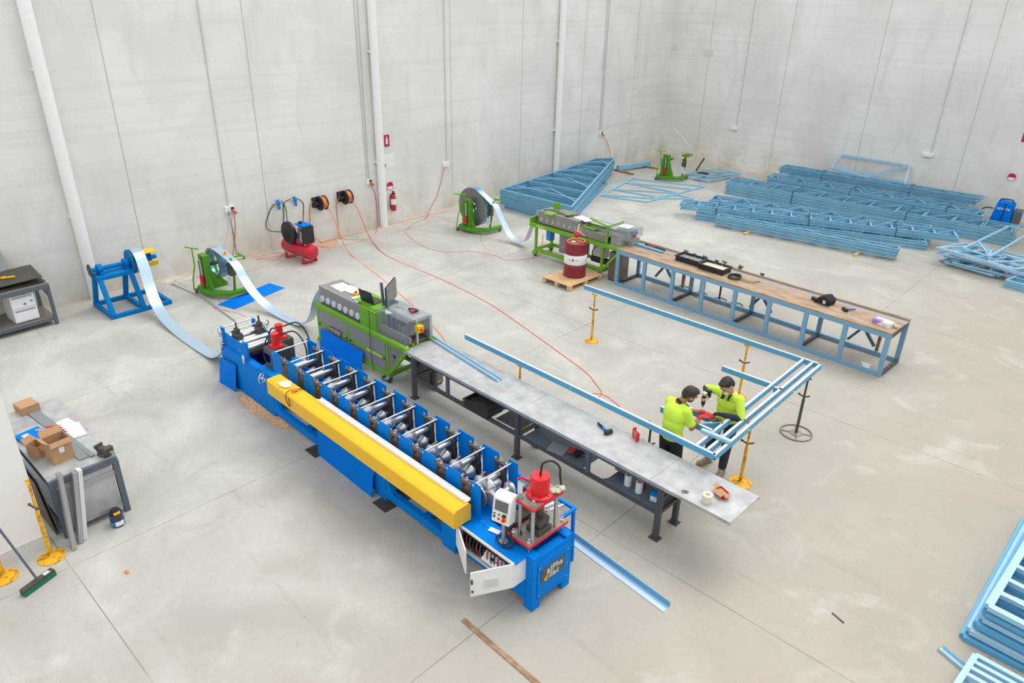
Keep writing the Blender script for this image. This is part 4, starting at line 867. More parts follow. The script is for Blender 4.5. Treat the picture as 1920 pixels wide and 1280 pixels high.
# blue decoiler
t = thing('blue_decoiler', 'blue steel stand decoiler beside the left downpipe', 'decoiler', (-16.47, 5.2, 0))
b = MB()
for x in (-.5, .5): b.bar((x, -.6, .05), (x, .62, .05), .08, .08)
for y in (-.6, .06, .62): b.bar((-.54, y, .05), (.54, y, .05), .08, .08)
b.build('base_frame', 'dblue', t, bevel=.006)
b = MB()
for y in (-.58, .06):
    b.bar((-.5, y, .08), (-.16, y, .82), .09, .09, (0, 1, 0)).bar((.5, y, .08), (.14, y, .82), .09, .09, (0, 1, 0))
b.box(-.22, .2, -.64, .12, .78, .87); b.build('leg_frame', 'dblue', t, bevel=.006)
b = MB()
for y in (-.5, .04): b.box(-.12, .12, y-.04, y+.04, .86, .93).cyl((0, y-.05, .99), (0, y+.05, .99), .1)
b.build('bearing_block', 'dblue', t, bevel=.005)
MB().cyl((0, -.72, .99), (0, .7, .99), .045).build('shaft', 'dblue', t)
s = MB().cyl((0, -.7, .99), (0, -.68, .99), .14, n=24).build('brake_disc', 'dsteel', t); 
MB().cyl((0, .12, .99), (0, .14, .99), .27, n=32).build('flange', 'dblue', t)
MB().prism([(-.05, .1), (.16, .12), (.1, .04), (.16, -.04), (.0, -.1)], 'y', .145, .16).build('hub_plate', 'dblue', t).location = (0, 0, .99)
for k in range(4):
    a = R(45+90*k+20); cx, cz = .2*math.cos(a), .99+.2*math.sin(a)
    o = MB().bar((cx, .16, cz), (cx, .66, cz), .14, .02, (math.cos(a), 0, math.sin(a))).build('expander_shoe', 'yellow', t)
    MB().bar((0, .25, .99), (cx, .35, cz), .05, .04).bar((0, .6, .99), (cx, .5, cz), .05, .04).build('expander_link', 'dblue', t)
coil('narrow pale blue steel coil with strip running to the long blue machine', (-16.47, .99), 5.37, 5.6, .22, .27,
     [(-16.47, 5.485, 1.265), (-16.25, 5.48, 1.2), (-16.05, 5.46, .95), (-15.85, 5.42, .6), (-15.5, 5.36, .3), (-15.0, 5.3, .13), (-14.3, 5.27, .04), (-13.4, 5.26, .03), (-12.6, 5.27, .1), (-12.05, 5.3, .5), (-11.8, 5.33, .86)])

# ================================================================ COMPRESSOR AND WALL REELS
t = thing('air_compressor', 'red air compressor with black belt guard against the left wall', 'compressor', (-16.62, 9.56, 0), 4)
MB().lathe((-.5, 0, .3), (1, 0, 0), [(.0, -.08), (.12, -.05), (.19, 0), (.2, .06), (.2, 1.04), (.19, 1.1), (.12, 1.15), (0, 1.18)], 32).build('air_tank', 'dred', t)
for x in (-.3, .42): MB().box(x-.05, x+.07, -.22, .22, 0, .02).box(x-.05, x+.07, -.2, -.18, 0, .16).box(x-.05, x+.07, .18, .2, 0, .16).build('tank_foot', 'dred', t)
MB().box(-.35, .5, -.14, .14, .5, .52).build('motor_plate', 'dred', t)
MB().lathe((-.08, -.24, .74), (0, 1, 0), [(.26, 0), (.29, .02), (.29, .1), (.26, .1)], 32).lathe((-.12, -.24, .66), (0, 1, 0), [(.16, 0), (.18, .02), (.18, .1)], 24).build('belt_guard', 'black', t)
MB().box(.18, .34, -.08, .1, .52, .74).cyl((.26, .01, .74), (.26, .01, .9), .08).box(.18, .36, -.06, .08, .88, .96).build('pump_head', 'galv', t, bevel=.006)
for k in range(5): MB().box(.15, .39, -.09, .11, .75+.03*k, .76+.03*k).build('cooling_fin', 'galv', t)
MB().box(.08, .46, -.1, .16, .96, 1.0).build('head_cover', 'sheetblue', t, bevel=.01); MB().cyl((.2, 0, 1.0), (.2, 0, 1.05), .05).build('air_filter', 'black', t)
MB().box(.45, .49, -.18, .18, .52, .96).build('end_guard', 'black', t)
MB().cyl((-.36, .05, .5), (-.1, .05, .6), .09).build('motor', 'black', t)
MB().tube(crom([(.3, -.08, .8), (.4, -.15, .6), (.5, -.12, .5)]), .012).build('discharge_pipe', 'chrome', t)
def cable(pts, r, mt, lab, cat='cable', k=6, grp=None): return tag(MB().tube(crom(pts, k), r, 6).build('cable' if cat == 'cable' else cat.replace(' ', '_'), mt), lab, cat, grp)
WX = LX+.03
def wall(px, py, off=.03): return PX(px, py, LX+off)
def flo(px, py, z=.012): return P(px, py, z)
for n_, (y, z) in enumerate(((9.63, 1.25), (10.13, 1.25))):
    t = thing('air_regulator', ('left', 'right')[n_]+' of two small blue air regulators on the wall above the compressor', 'regulator', (LX+.07, y, z), 0, 'air regulators on the wall')
    MB().box(-.05, .05, -.05, .05, .03, .1).cyl((0, 0, .1), (0, 0, .14), .04).build('regulator_body', 'sky', t, bevel=.01); MB().cyl((0, .02, -.12), (0, .02, .04), .035).build('filter_bowl', 'sky', t); MB().cyl((0, -.12, .07), (0, -.05, .07), .012).cyl((0, .05, .08), (0, .1, .08), .012).build('fitting', 'tape', t)
cable([wall(515, 382, .07), wall(506, 395), wall(499, 420), wall(505, 432, .1), wall(530, 435, .3)], .011, 'rubber', 'leftmost black air hose looping from the left regulator to the compressor', 'air hose')
cable([wall(545, 373, .07), wall(532, 382), wall(532, 410), wall(529, 435, .3)], .011, 'rubber', 'black air hose between the right regulator and the compressor', 'air hose')
cable([wall(527, 376, .07), wall(536, 392), wall(539, 430, .3)], .011, 'rubber', 'black air hose from the left regulator crossing to the compressor', 'air hose')
cable([wall(556, 371, .07), wall(568, 380), wall(569, 400), wall(568, 428, .3)], .011, 'rubber', 'rightmost black air hose from the right regulator down to the compressor', 'air hose')
def reel(y, z, lab):
    t = thing('hose_reel', lab, 'hose reel', (LX, y, z))
    MB().box(0, .02, -.17, .1, -.14, .14).build('wall_plate', 'black', t); MB().box(.02, .16, -.16, -.1, -.12, .13).build('bracket_arm', 'black', t)
    for yy in (-.06, .1): MB().cyl((.2, yy, 0), (.2, yy+.03, 0), .2, n=28).build('reel_flange', 'black', t)
    MB().cyl((.2, -.03, 0), (.2, .1, 0), .17, n=28).build('wound_hose', 'orange', t)
    MB().cyl((.2, -.16, 0), (.2, -.06, 0), .05).build('hub', 'black', t)
    return t
reel(10.85, 1.1, 'left of two black wall hose reels with orange hose'); reel(11.68, 1.12, 'right of two black wall hose reels with orange hose')
# hoses
cable([PX(606, 368, LX+.3), wall(620, 396, .9), P(640, 446, .4), P(657, 476, .03), P(700, 510), P(760, 560), P(800, 598), P(836, 640)], .011, 'orange', 'orange air hose from the left reel to the front green machine', 'air hose')
cable([PX(655, 365, LX+.3), wall(672, 396, .9), P(690, 438, .3), P(700, 455, .05), P(730, 482), P(830, 525), P(915, 568), P(980, 612), P(1040, 655), P(1098, 698), P(1118, 722), P(1128, 737), P(1118, 747), P(1112, 738), P(1135, 742), P(1162, 762)], .011, 'ocable', 'orange hose from the right reel across the floor to the workers', 'air hose')
cable([wall(586, 378, .15), wall(581, 390), wall(583, 430), wall(590, 446, .08), P(604, 454)], .011, 'orange', 'orange hose dropping from the left reel to the floor', 'air hose')
cable([wall(637, 368, .15), wall(631, 385), wall(634, 420), wall(635, 440, .15), P(641, 446)], .011, 'orange', 'orange hose dropping from the right reel to the floor', 'air hose')
cable([wall(694, 346, .1), wall(703, 362), wall(707, 400), PX(707, 420, LX+.12), P(704, 437), P(690, 448), P(665, 450), P(630, 448), P(600, 455)], .009, 'ocable', 'orange cord hanging from the outlet at the middle downpipe', 'cord')
cable([wall(438, 398, .1), wall(441, 420), wall(440, 450), wall(436, 480, .12)], .009, 'ocable', 'orange cord hanging from the outlet left of the compressor', 'cord')
cable([wall(428, 395, .1), wall(434, 420), wall(443, 470), wall(447, 480, .12)], .008, 'dsteel', 'grey cord hanging from the outlet left of the compressor', 'cord')
cable([wall(432, 396, .1), wall(429, 430), wall(424, 460), wall(425, 478, .15)], .01, 'wcable', 'white cord hanging from the outlet left of the compressor', 'cord')
cable([wall(833, 312, .06), wall(826, 345), wall(818, 370), wall(806, 392, .06), P(798, 409, .012), P(780, 417), P(765, 428), P(762, 438), P(790, 460), P(830, 472), P(880, 472), P(925, 478), P(945, 487), P(965, 488), P(1000, 484), P(1008, 478)], .009, 'ocable', 'orange cord from the outlet left of the large coil to the rear machine', 'cord')
cable([P(843, 396), P(800, 404), P(760, 414), P(720, 424), P(680, 435), P(640, 446), P(600, 456)], .009, 'ocable', 'long orange cord along the foot of the left wall right of the compressor', 'cord')
for k in range(3): cable([P(588+4*k, 458+2*k), P(610, 452+3*k), P(632, 447+4*k), P(612+5*k, 460+2*k), P(590, 462)], .01, 'orange', ('back', 'middle', 'front')[k]+' loop of orange hose on the floor right of the compressor', 'air hose')
cable([P(470, 484), P(500, 478), P(520, 474), P(530, 478), P(515, 488), P(495, 486), P(480, 487), P(498, 483), P(528, 480), P(535, 470)], .009, 'ocable', 'dark orange cord looped on the floor left of the compressor', 'cord')
for k in range(4): cable([P(300+8*k, 522+2*k), P(325, 515+4*k), P(350, 513+3*k), P(362, 520), P(335, 528-3*k), P(312, 530-k), P(296+10*k, 526)], .012, 'wcable', ('outermost', 'second', 'third', 'innermost')[k]+' loop of white cable heaped beside the blue decoiler', 'cable')
cable([P(318, 530), P(345, 522), P(370, 520), P(385, 516)], .01, 'orange', 'orange cord in the heap of white cable beside the blue decoiler', 'cord')
cable([P(322, 533), P(350, 545), P(380, 560), P(440, 602)], .028, 'galv', 'straight grey conduit lying on the floor left of the blue mat', 'conduit')
cable([P(408, 562), P(420, 572), P(400, 578), P(440, 586), P(462, 594)], .008, 'ocable', 'thin red cord on the floor in front of the first green decoiler', 'cord')
cable([P(903, 436), P(902, 452), P(912, 466), P(908, 478), P(940, 480)], .007, 'orange', 'thin orange cord below the large coil decoiler', 'cord')
cable([wall(1131, 255, .1), wall(1140, 270), wall(1146, 298, .15)], .009, 'ocable', 'orange cord hanging from the outlet nearest the corner', 'cord')
cable([PX(1018, 440, -12.3), P(1015, 470, .2), P(1010, 480, .02), P(990, 486)], .01, 'orange', 'orange cord hanging from the rear green machine to the floor', 'cord')
# blue mat
panel([P(408, 571, 0), P(440, 580, 0), P(534, 540, 0), P(505, 531, 0)], .008, 'blue_sheet', 'sheetblue', 'blue steel sheet lying flat on the floor in front of the green decoiler', 'sheet')

# ================================================================ STANDS
def stand(loc, h, mt, lab, r=.14, ringbase=False, rz=0, lean=(0, 0), grp=None, handle=True, head=True):
    t = thing('support_stand', lab, 'stand', (loc[0], loc[1], 0), rz, grp); lx, ly = lean
    if ringbase:
        MB().ring((0, 0, .015), (0, 0, 1), r, .012, 40, 8).build('base_ring', 'plate', t); b = MB().lathe((0, 0, 0), (0, 0, 1), [(.1, .0), (.1, .012), (.04, .02)], 28)
        for k in range(4): a = k*math.pi/2+.4; b.cyl((.05*math.cos(a), .05*math.sin(a), .012), (r*math.cos(a), r*math.sin(a), .012), .009, n=8)
        b.build('base_plate', 'plate', t)
    else: MB().lathe((0, 0, 0), (0, 0, 1), [(r, 0), (r, .012), (.05, .02), (.03, .05)], 32).build('base_plate', 'syellow' if mt == 'syellow' else 'dsteel', t)
    f = lambda z: (lx*z/h, ly*z/h, z)
    MB().cyl(f(.02), f(h*.62), .024, n=16).build('outer_tube', mt, t); MB().cyl(f(h*.6), f(h-.02), .017, n=12).build('inner_tube', mt, t)
    if head: MB().bar((lx-.05, ly, h-.01), (lx+.05, ly, h-.01), .04, .02).box(lx-.05, lx-.04, ly-.02, ly+.02, h-.02, h+.02).build('head_plate', mt, t)
    if handle:
        x, y, z = f(h*.66); MB().cyl((x, y, z), (x-.07, y-.04, z+.05), .013, n=10).cyl((x-.07, y-.04, z+.05), (x-.08, y-.05, z+.055), .02, n=10).cyl((x, y, z), (x+.08, y+.03, z+.04), .013, n=10).build('clamp_handle', 'dsteel' if not ringbase else mt, t)
    return t
stand((-8.09, 11.15), 1.045, 'syellow', 'yellow support stand under the left end of the far rail')
stand((-7.08, 7.84), 1.03, 'syellow', 'yellow support stand behind the steel table under the near rail')
stand((-4.78, 11.2), 1.05, 'syellow', 'yellow support stand under the far rail behind the dark haired worker')
stand((-4.58, 8.45), 1.05, 'syellow', 'yellow support stand directly behind the left worker')
stand((-3.53, 8.88), 1.05, 'syellow', 'yellow support stand with handles under the end rails right of the workers', .17)
stand((-3.52, 10.8), 1.05, 'oxide', 'dark support stand with a ring base under the outer end rail', .25, True)
stand((-4.55, 7.86), 1.04, 'oxide', 'dark support stand under the near rail left of the workers', .15)
a = P(97, 1045); stand((a.x, a.y), 1.12, 'syellow', 'yellow support stand beside the white partition, nearer the steel channels', .155, lean=(-.06, .02))
a = P(8, 1083); stand((a.x, a.y), 1.12, 'syellow', 'yellow support stand cut off by the left edge of the picture', .155)
for k, (px, py) in enumerate(((1278, 541), (1312, 553), (1348, 564), (1378, 573))):
    a = P(px, py); stand((a.x, a.y), .98, 'oxide', ('leftmost', 'second from left', 'third from left', 'rightmost')[k]+' of four ring based stands behind the blue bench', .18, True, grp='stands behind the bench', handle=False)

# ================================================================ FRAME BEING ASSEMBLED
FR = thing('framing_assembly', 'large blue steel frame of long rails on stands, being assembled by the two workers', 'steel frame', (0, 0, 0))
def chan(p, q, flip, mt='stud', w=.045, d=.09, name='rail', par=None):
    """channel from p to q (bottom of web); web faces the side given by flip (+1 left of direction)"""
    p, q = Vector(p), Vector(q); L = (q-p).length; b = MB().box(0, L, 0, .0022, 0, d)
    for z in (d*.3, d*.62): b.box(0, L, -.003, 0, z, z+d*.09)
    o = b.build(name, mt, par if par is not None else FR, smooth=False)
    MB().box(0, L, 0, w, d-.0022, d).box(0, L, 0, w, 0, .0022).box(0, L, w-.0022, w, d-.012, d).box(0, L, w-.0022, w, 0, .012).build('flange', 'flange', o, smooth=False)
    dx = (q-p).normalized(); y = Vector((0, 0, 1)).cross(dx).normalized()*flip; z = dx.cross(y)*flip
    mw = Matrix((dx, y, Vector((0, 0, 1)))).transposed().to_4x4(); mw.translation = p; o.matrix_local = mw; return o
zr = 1.05
nL, nR = Vector((-8.4, 7.84, zr)), Vector((-3.45, 7.66, zr))
chan(nL, nR, 1, name='near_rail')
chan((-8.42, 11.2, zr), (-3.52, 11.22, zr), 1, name='far_rail')
chan((-3.43, 7.66, zr), (-3.5, 11.26, zr), 1, name='end_rail')
chan((-3.56, 7.72, zr), (-3.62, 11.2, zr), 1, name='end_rail')
chan((-3.72, 7.72, zr), (-3.78, 11.2, zr), 1, name='end_rail')
chan((-4.63, 10.0, zr), (-3.8, 10.02, zr), 1, name='stub_stud')
chan((-4.63, 8.2, zr), (-3.76, 8.16, zr), 1, name='stub_stud')
chan((-4.64, 8.5, zr), (-3.76, 8.42, zr), 1, name='stub_stud')
chan((-3.98, 8.2, zr), (-3.8, 8.42, zr), 1, name='diagonal_brace')
chan((-3.72, 9.95, zr), (-3.6, 9.95, zr), 1, name='nogging')
for p in ((-5.95, 7.748, zr+.05), (-3.44, 8.6, zr+.05), (-3.45, 9.4, zr+.05), (-3.46, 10.1, zr+.05)):
    c = Vector(p); ax = (0, 1, 0) if p[0] < -5 else (1, 0, 0); MB().cyl(c-Vector(ax)*.006, c+Vector(ax)*.006, .012, n=12).build('service_hole', 'white', FR)
t = thing('loose_stud', 'short loose blue stud lying across the end rails in front of the workers', 'stud', (-3.86, 8.0, zr+.093), 2)
channel_mb(.42, .07, .045).build('stud_body', 'studl', t, smooth=False)

# ================================================================ TRUSS STACKS
HL = .052
def truss(label, loc, rz, L, Wd, nweb, h, parts, group, style='warren', mt='truss', ends=True, cw=.04):
    B_ = []
    y0, y1 = cw/2, Wd-cw/2
    zc = h*.36; hh = h*.68
    B_.append(('chord', MB().bar((0, y0, zc), (L, y0, zc), cw, hh))); B_.append(('chord', MB().bar((0, y1, zc), (L, y1, zc), cw, hh)))
    if ends: B_.append(('end_post', MB().bar((cw/2, y0, zc), (cw/2, y1, zc), cw, hh*.9))); B_.append(('end_post', MB().bar((L-cw/2, y0, zc), (L-cw/2, y1, zc), cw, hh*.9)))
    for k in range(nweb):
        xa = L*k/nweb; xb = L*(k+1)/nweb
        if style == 'warren': a, b_ = ((xa, y0), (xb, y1)) if k % 2 else ((xa, y1), (xb, y0))
        elif style == 'pratt': a, b_ = (xa, y0), (xb, y1)
        else: a, b_ = (xb, y0), (xb, y1)
        B_.append(('web', MB().bar((a[0]+.02, a[1], zc), (b_[0]-.02, b_[1], zc), cw*.85, hh*.85)))
        if style == 'pratt' and k: B_.append(('web', MB().bar((xa, y0, zc), (xa, y1, zc), cw*.85, hh*.85)))
    if parts:
        t = thing('roof_truss', label, 'truss', loc, rz, group)
        for nm, b in B_: b.build(nm, mt, t, smooth=False)
    else:
        b = MB()
        for nm, q in B_: b.add(q.v, q.f)
        t = b.build('roof_truss', mt, smooth=False); t.location = loc; t.rotation_euler = (0, 0, R(rz)); tag(t, label, 'truss', group)
    return t
def bundle(x, y, rz, L, Wd, n, z0, nweb, where, grp, style='warren', h=HL, jit=.02, straps=(), mt='truss', drang=0):
    for k in range(n):
        z = z0+(n-1-k)*h
        dx = random.uniform(-jit, jit); dy = random.uniform(-jit, jit)*.25
        truss('blue roof truss, %s %s' % (ORD[k] if k < n-1 or n == 1 else 'lowest', where), (x+dx, y+dy, z), rz+(drang if k == 0 else 0), L+random.uniform(-jit, jit), Wd, nweb, h, k == 0, grp, style, mt if k % 2 else ('truss2' if mt == 'truss' else 'truss'))
    a = R(rz); ex = Vector((math.cos(a), math.sin(a), 0)); ey = Vector((-math.sin(a), math.cos(a), 0)); H = n*h
    for i, s in enumerate(straps):
        o = Vector((x, y, z0))+ex*s
        tag(MB().tube([o-ey*.012-Vector((0, 0, .01)), o-ey*.012+Vector((0, 0, H)), o+ey*.02+Vector((0, 0, H+.008)), o+ey*(Wd+.02)+Vector((0, 0, H+.008)), o+ey*(Wd+.02)], .012, 6).build('strap', 'ink'), '%s dark strap around the trusses %s' % (('leftmost', 'second', 'third')[i], where), 'strap')
    return
# A: front narrow bundle on two timber battens
Ap = P(1340, 421, .06); Aq = P(1680, 486, .06); ang = math.degrees(math.atan2(Aq.y-Ap.y, Aq.x-Ap.x)); LA = (Aq-Ap).length
bundle(Ap.x, Ap.y, ang, LA, .3, 6, .06, 8, 'in the front narrow bundle on timber battens', 'trusses in the front narrow bundle', jit=.015)
for k, (px, py) in enumerate(((1397, 440), (1603, 480))):
    a = P(px, py); tag(MB().box(-.045, .045, -.14, .55, 0, .058).build('timber_batten', 'wood'), ('left', 'right')[k]+' of two timber battens under the front truss bundle', 'batten').location = (a.x, a.y+.1, 0)
# B: long bundle behind A
Bp = P(1302, 413, 0); Bq = P(1785, 470, 0); angB = 21.5
bundle(-11.23, 20.62, 19.5, 6.6, .72, 5, .0, 13, 'low in the second bundle from the front', 'trusses in the second bundle', style='warren', jit=.03)
bundle(-11.75, 20.42, 21.5, 7.9, .62, 4, .27, 14, 'high in the second bundle from the front', 'trusses in the second bundle', style='pratt', jit=.05, straps=(1.15, 3.9, 6.3))
# chevron bundle between B and C
bundle(-11.6, 22.0, 15, 6.6, .75, 7, .0, 14, 'in the third bundle from the front', 'trusses in the third bundle', jit=.06)
# C
bundle(-12.25, 24.35, 4.5, 8.9, .95, 9, .0, 11, 'in the long fourth bundle from the front', 'trusses in the fourth bundle', style='pratt', jit=.04, straps=(2.4, 6.0))
# D
bundle(-11.35, 25.75, 2.5, 6.9, .7, 6, .27, 14, 'in the fifth bundle near the back wall', 'trusses in the fifth bundle', style='warren', jit=.08, straps=(2.9, 5.9))
bundle(-10.9, 25.8, 3.5, 6.2, .7, 5, .0, 10, 'at the bottom of the fifth bundle', 'trusses under the fifth bundle', jit=.1)
# E
bundle(-11.2, 26.9, 2, 6.0, .6, 8, .0, 9, 'stacked low against the back wall', 'lower trusses by the back wall', jit=.08)
bundle(-11.6, 27.15, 3.2, 6.6, .42, 6, .42, 10, 'in the top bundle against the back wall', 'trusses by the back wall', jit=.1, straps=(1.6, 4.6))
# frame leaning on the back wall
t = thing('leaning_truss', 'single blue truss leaning against the back wall behind the bundles', 'truss', (0, 0, 0))
c0, c1 = PY(1578, 291, 28.3), PY(1706, 311, 28.3); c2, c3 = PY(1560, 316, 27.9), PY(1694, 352, 27.8)
for nm, p, q in (('top_chord', c0, c1), ('bottom_chord', c2, c3), ('end_post', c0, c2), ('end_post', c1, c3), ('web', c2, (c0+c1)/2+(c2+c3)/2*0), ('web', c2+(c3-c2)*.45, c1), ('rail', c2+(c0-c2)*.12, c3+(c1-c3)*.25)):
    if nm == 'web' and p == c2: p, q = c2+(c3-c2)*.0+(c0-c2)*.1, c2+(c3-c2)*.45
    MB().bar(p, q, .045, .07).build(nm, 'studl', t, smooth=False)
# raked frames stacked by the left wall
poly = [(0, 0), (2.92, .08), (-.42, 6.85), (-.82, 6.15)]
def frame_panel(label, loc, rz, poly, inner, h, parts, grp, name='steel_frame', cat='steel frame', mt='truss', cw=.06):  # builds a steel wall frame from edge rails and inner studs
    E_ = [('edge_rail', poly[i], poly[(i+1) % len(poly)]) for i in range(len(poly))]+[('stud', a, b_) for a, b_ in inner]
    if parts:
        t = thing(name, label, cat, loc, rz, grp)
        for nm, a, b_ in E_: MB().bar((*a, h*.38), (*b_, h*.38), cw if nm == 'edge_rail' else cw*.85, h*.7 if nm == 'edge_rail' else h*.62).build(nm, mt, t, smooth=False)
    else:
        b = MB()
        for nm, a, b_ in E_: b.bar((*a, h*.38), (*b_, h*.38), cw, h*.7)
        t = b.build(name, mt, smooth=False); t.location = loc; t.rotation_euler = (0, 0, R(rz)); tag(t, label, cat, grp)
    return t
def lerp(a, b_, s): return (a[0]+(b_[0]-a[0])*s, a[1]+(b_[1]-a[1])*s)
inner = []
for s in (.12, .25, .38, .5, .62, .76, .88): inner.append((lerp(poly[0], poly[3], s), lerp(poly[1], poly[2], s)))
for s in (.06, .31, .56, .8): inner += [(lerp(poly[0], poly[3], s), lerp(lerp(poly[0], poly[3], s+.13), lerp(poly[1], poly[2], s+.13), .5)), (lerp(lerp(poly[0], poly[3], s+.13), lerp(poly[1], poly[2], s+.13), .5), lerp(poly[1], poly[2], s+.02))]
hL = .066; nL_ = 8
for k in range(nL_):
    frame_panel('raked blue steel frame, %s in the stack along the left wall' % (ORD[k] if k < nL_-1 else 'lowest'), (-16.48+random.uniform(-.03, .03), 17.05+random.uniform(-.03, .03), .12+(nL_-1-k)*hL), 0, poly, inner, hL, k == 0, 'raked frames along the left wall', mt='truss2')
for k in range(2): frame_panel(('upper', 'lower')[k]+' of two shorter blue frames under the raked stack along the left wall', (-16.3, 17.1, .0+(1-k)*.058), -1, [(0, 0), (2.7, 0), (.2, 5.2), (-.6, 5.2)], inner[:0]+[((0, 1.2), (2.1, 1.2)), ((0, 2.6), (1.5, 2.6))], .056, False, 'lower frames of the raked stack', mt='truss2')
for k in range(3):
    z = .0+.066*k
t = thing('stud_bundle', 'bundle of blue studs lying on battens behind the raked stack', 'studs', (-16.98, 24.3, .07), 78); MB().box(0, 1.75, -.1, .1, 0, .16).box(-.02, 1.7, -.08, -.02, .16, .18).box(0, 1.72, .02, .08, .16, .175).build('bundled_studs', 'truss', t, bevel=.01)
for k, (p, q) in enumerate((((1152, 320), (1187, 328)), ((1198, 311), (1234, 318)))):
    a, b_ = P(*p), P(*q); o = tag(MB().bar(a+Vector((0, 0, .035)), b_+Vector((0, 0, .035)), .09, .065).build('timber_batten', 'rust'), ('left', 'right')[k]+' of two brown timber battens under the stud bundle near the corner', 'batten')
# flat frame on the floor
c = [P(*q, .0) for q in ((1128, 368), (1185, 336), (1320, 351), (1212, 380))]
def c2(i, s): return tuple((c[i]+(c[(i+1) % 4]-c[i])*s).xy)
frame_panel('single blue steel frame lying flat on the floor beside the raked stack', (0, 0, 0), 0, [tuple(p.xy) for p in c], [(c2(0, .35), c2(2, .45)), (c2(0, .35), c2(2, .75)), (c2(0, .75), c2(2, .2)), (c2(0, .75), c2(2, .45)), (c2(0, .04), c2(2, .8))], .06, True, None, cw=.07)
ps = [P(*q, .06) for q in ((1212, 381), (1238, 370), (1300, 377), (1262, 385))]
frame_panel('small triangular blue truss end resting by the flat frame on the floor', (0, 0, 0), 0, [(P(1225, 373).x, P(1225, 373).y), (P(1262, 365).x, P(1262, 365).y), (P(1300, 374).x, P(1300, 374).y)], [], .06, True, None, 'truss_end', 'truss')
for k, qs in enumerate((((1290, 328), (1345, 321), (1388, 329), (1335, 336)), ((1300, 336), (1350, 326), (1370, 333), (1328, 341)), ((1283, 330), (1310, 324), (1338, 334), (1322, 340)))):
    pp = [tuple(P(*q, .04).xy) for q in qs]
    frame_panel(('uppermost', 'middle', 'lowest')[k]+' of three small blue frames heaped right of the empty decoiler', (0, 0, .1-.05*k), 0, pp, [(lerp(pp[0], pp[1], .5), pp[2])], .05, True, 'small frames by the empty decoiler')
for k, (px, py) in enumerate(((1302, 318), (1312, 322))):
    a = P(px, py+3); t = thing('steel_offcut', ('upright', 'lying')[k]+' brown steel channel offcut right of the empty decoiler', 'offcut', (a.x, a.y+(.0 if k else .12), -.1), 20)
    if k == 0: MB().bar((0, 0, .1), (.25, .1, .62), .14, .03).build('offcut', 'brown', t)
    else: MB().box(-.1, .35, -.15, -.0, .1, .14).box(-.1, .35, -.15, -.14, .14, .2).build('offcut', 'brown', t)
# right-hand untidy pile
rnd = random.Random(4)
for k in range(9):
    z = .02+.052*(8-k); dx = rnd.uniform(-.25, .25)+(.1 if k > 4 else 0); dy = rnd.uniform(-.2, .2)
    Lp = rnd.uniform(1.6, 2.4) if k < 7 else 1.2
    p_ = [(0, 0), (Lp, -.1), (Lp+.3, .8), (.5, 1.0)]
    frame_panel('blue steel truss frame, %s in the untidy pile at the right edge' % (ORD[k] if k < 8 else 'lowest'), (-4.35+dx, 21.95+dy, z), rnd.uniform(-14, 6), p_, [((.4, 0), (.9, .95)), ((.9, .95), (1.3, -.05)), ((1.3, -.05), (1.8, .8))], .05, k < 3, 'frames in the untidy pile', mt=('studl', 'truss')[k % 2])
t = frame_panel('tilted blue frame lying diagonally across the untidy pile at the right edge', (0, 0, 0), 0, [tuple(P(*q, .55).xy) for q in ((1806, 467), (1892, 425), (1935, 435), (1856, 482))], [(tuple(P(1834, 455, .55).xy), tuple(P(1856, 482, .55).xy))], .05, True, None); t.location.z = .55
for k in range(4):
    frame_panel('blue steel frame, %s in the small stack right of the untidy pile' % (ORD[k] if k < 3 else 'lowest'), (-2.68, 21.15, .0+.055*(3-k)), 8, [(0, 0), (1.6, -.3), (1.9, 1.1), (.35, .95)], [((.3, .8), (1.7, .5)), ((.1, .4), (1.6, .1))], .052, k == 0, 'frames in the small right stack')
# bottom right stack
x0, y0 = -.19, 8.13
for k in range(6):
    z = .0+.088*(5-k)
    o = .0 if k < 3 else -.07*(k-2)*.5
    n_in = [((0, s), (1.7, s-.06)) for s in (.32, .62, .95, 1.5, 2.1)]+[((.0, .3), (1.7, .55))]
    frame_panel('pale blue steel frame, %s in the stack at the lower right edge' % (ORD[k] if k < 5 else 'lowest'), (x0+o, y0+(o*1.2), z), -4+.4*k, [(0, 0), (1.7, 0), (1.7, 2.9), (-.05, 2.9)], n_in, .084, k < 2, 'frames in the lower right stack', mt=('studl', 'stud')[k % 2], cw=.08)
for k in range(2):
    frame_panel(('upper', 'lower')[k]+' of two pale blue frames in the bottom right corner of the picture', (-.12+.03*k, 7.68, .0+.09*(1-k)), -2, [(0, 0), (1.4, 0), (1.4, -1.2), (-.05, -1.2)], [((0, -.11), (1.4, -.11)), ((0, -.22), (1.4, -.22)), ((0, -.34), (1.4, -.34))], .086, True, 'frames in the bottom right corner', mt='studl', cw=.06)
a, b_ = P(1762, 1216), P(1822, 1266)
t = thing('loose_stud', 'short pale blue stud lying on the floor left of the bottom right frames', 'stud', (a.x, a.y, 0), math.degrees(math.atan2(b_.y-a.y, b_.x-a.x))); MB().box(0, .45, -.045, .045, 0, .002).box(0, .45, -.045, -.043, 0, .04).box(0, .45, .043, .045, 0, .04).build('stud_body', 'studl', t, smooth=False)
# steel angle in front of the blue machine
a, b_ = P(1040, 965, 0.0), P(1256, 1139, 0.0)
t = thing('steel_angle', 'long blue steel angle lying on the floor at the end of the blue machine', 'angle', (on_mz(-1.2, 1.28, 0)), -5.5)
MB().box(0, 2.28, 0, .13, 0, .002).box(0, 2.28, .128, .13, 0, .075).box(0, 2.28, 0, .012, .0, .01).build('angle_section', 'strip', t, smooth=False); MB().box(0, 2.28, .126, .128, .002, .075).build('angle_flange', 'stud', t, smooth=False)
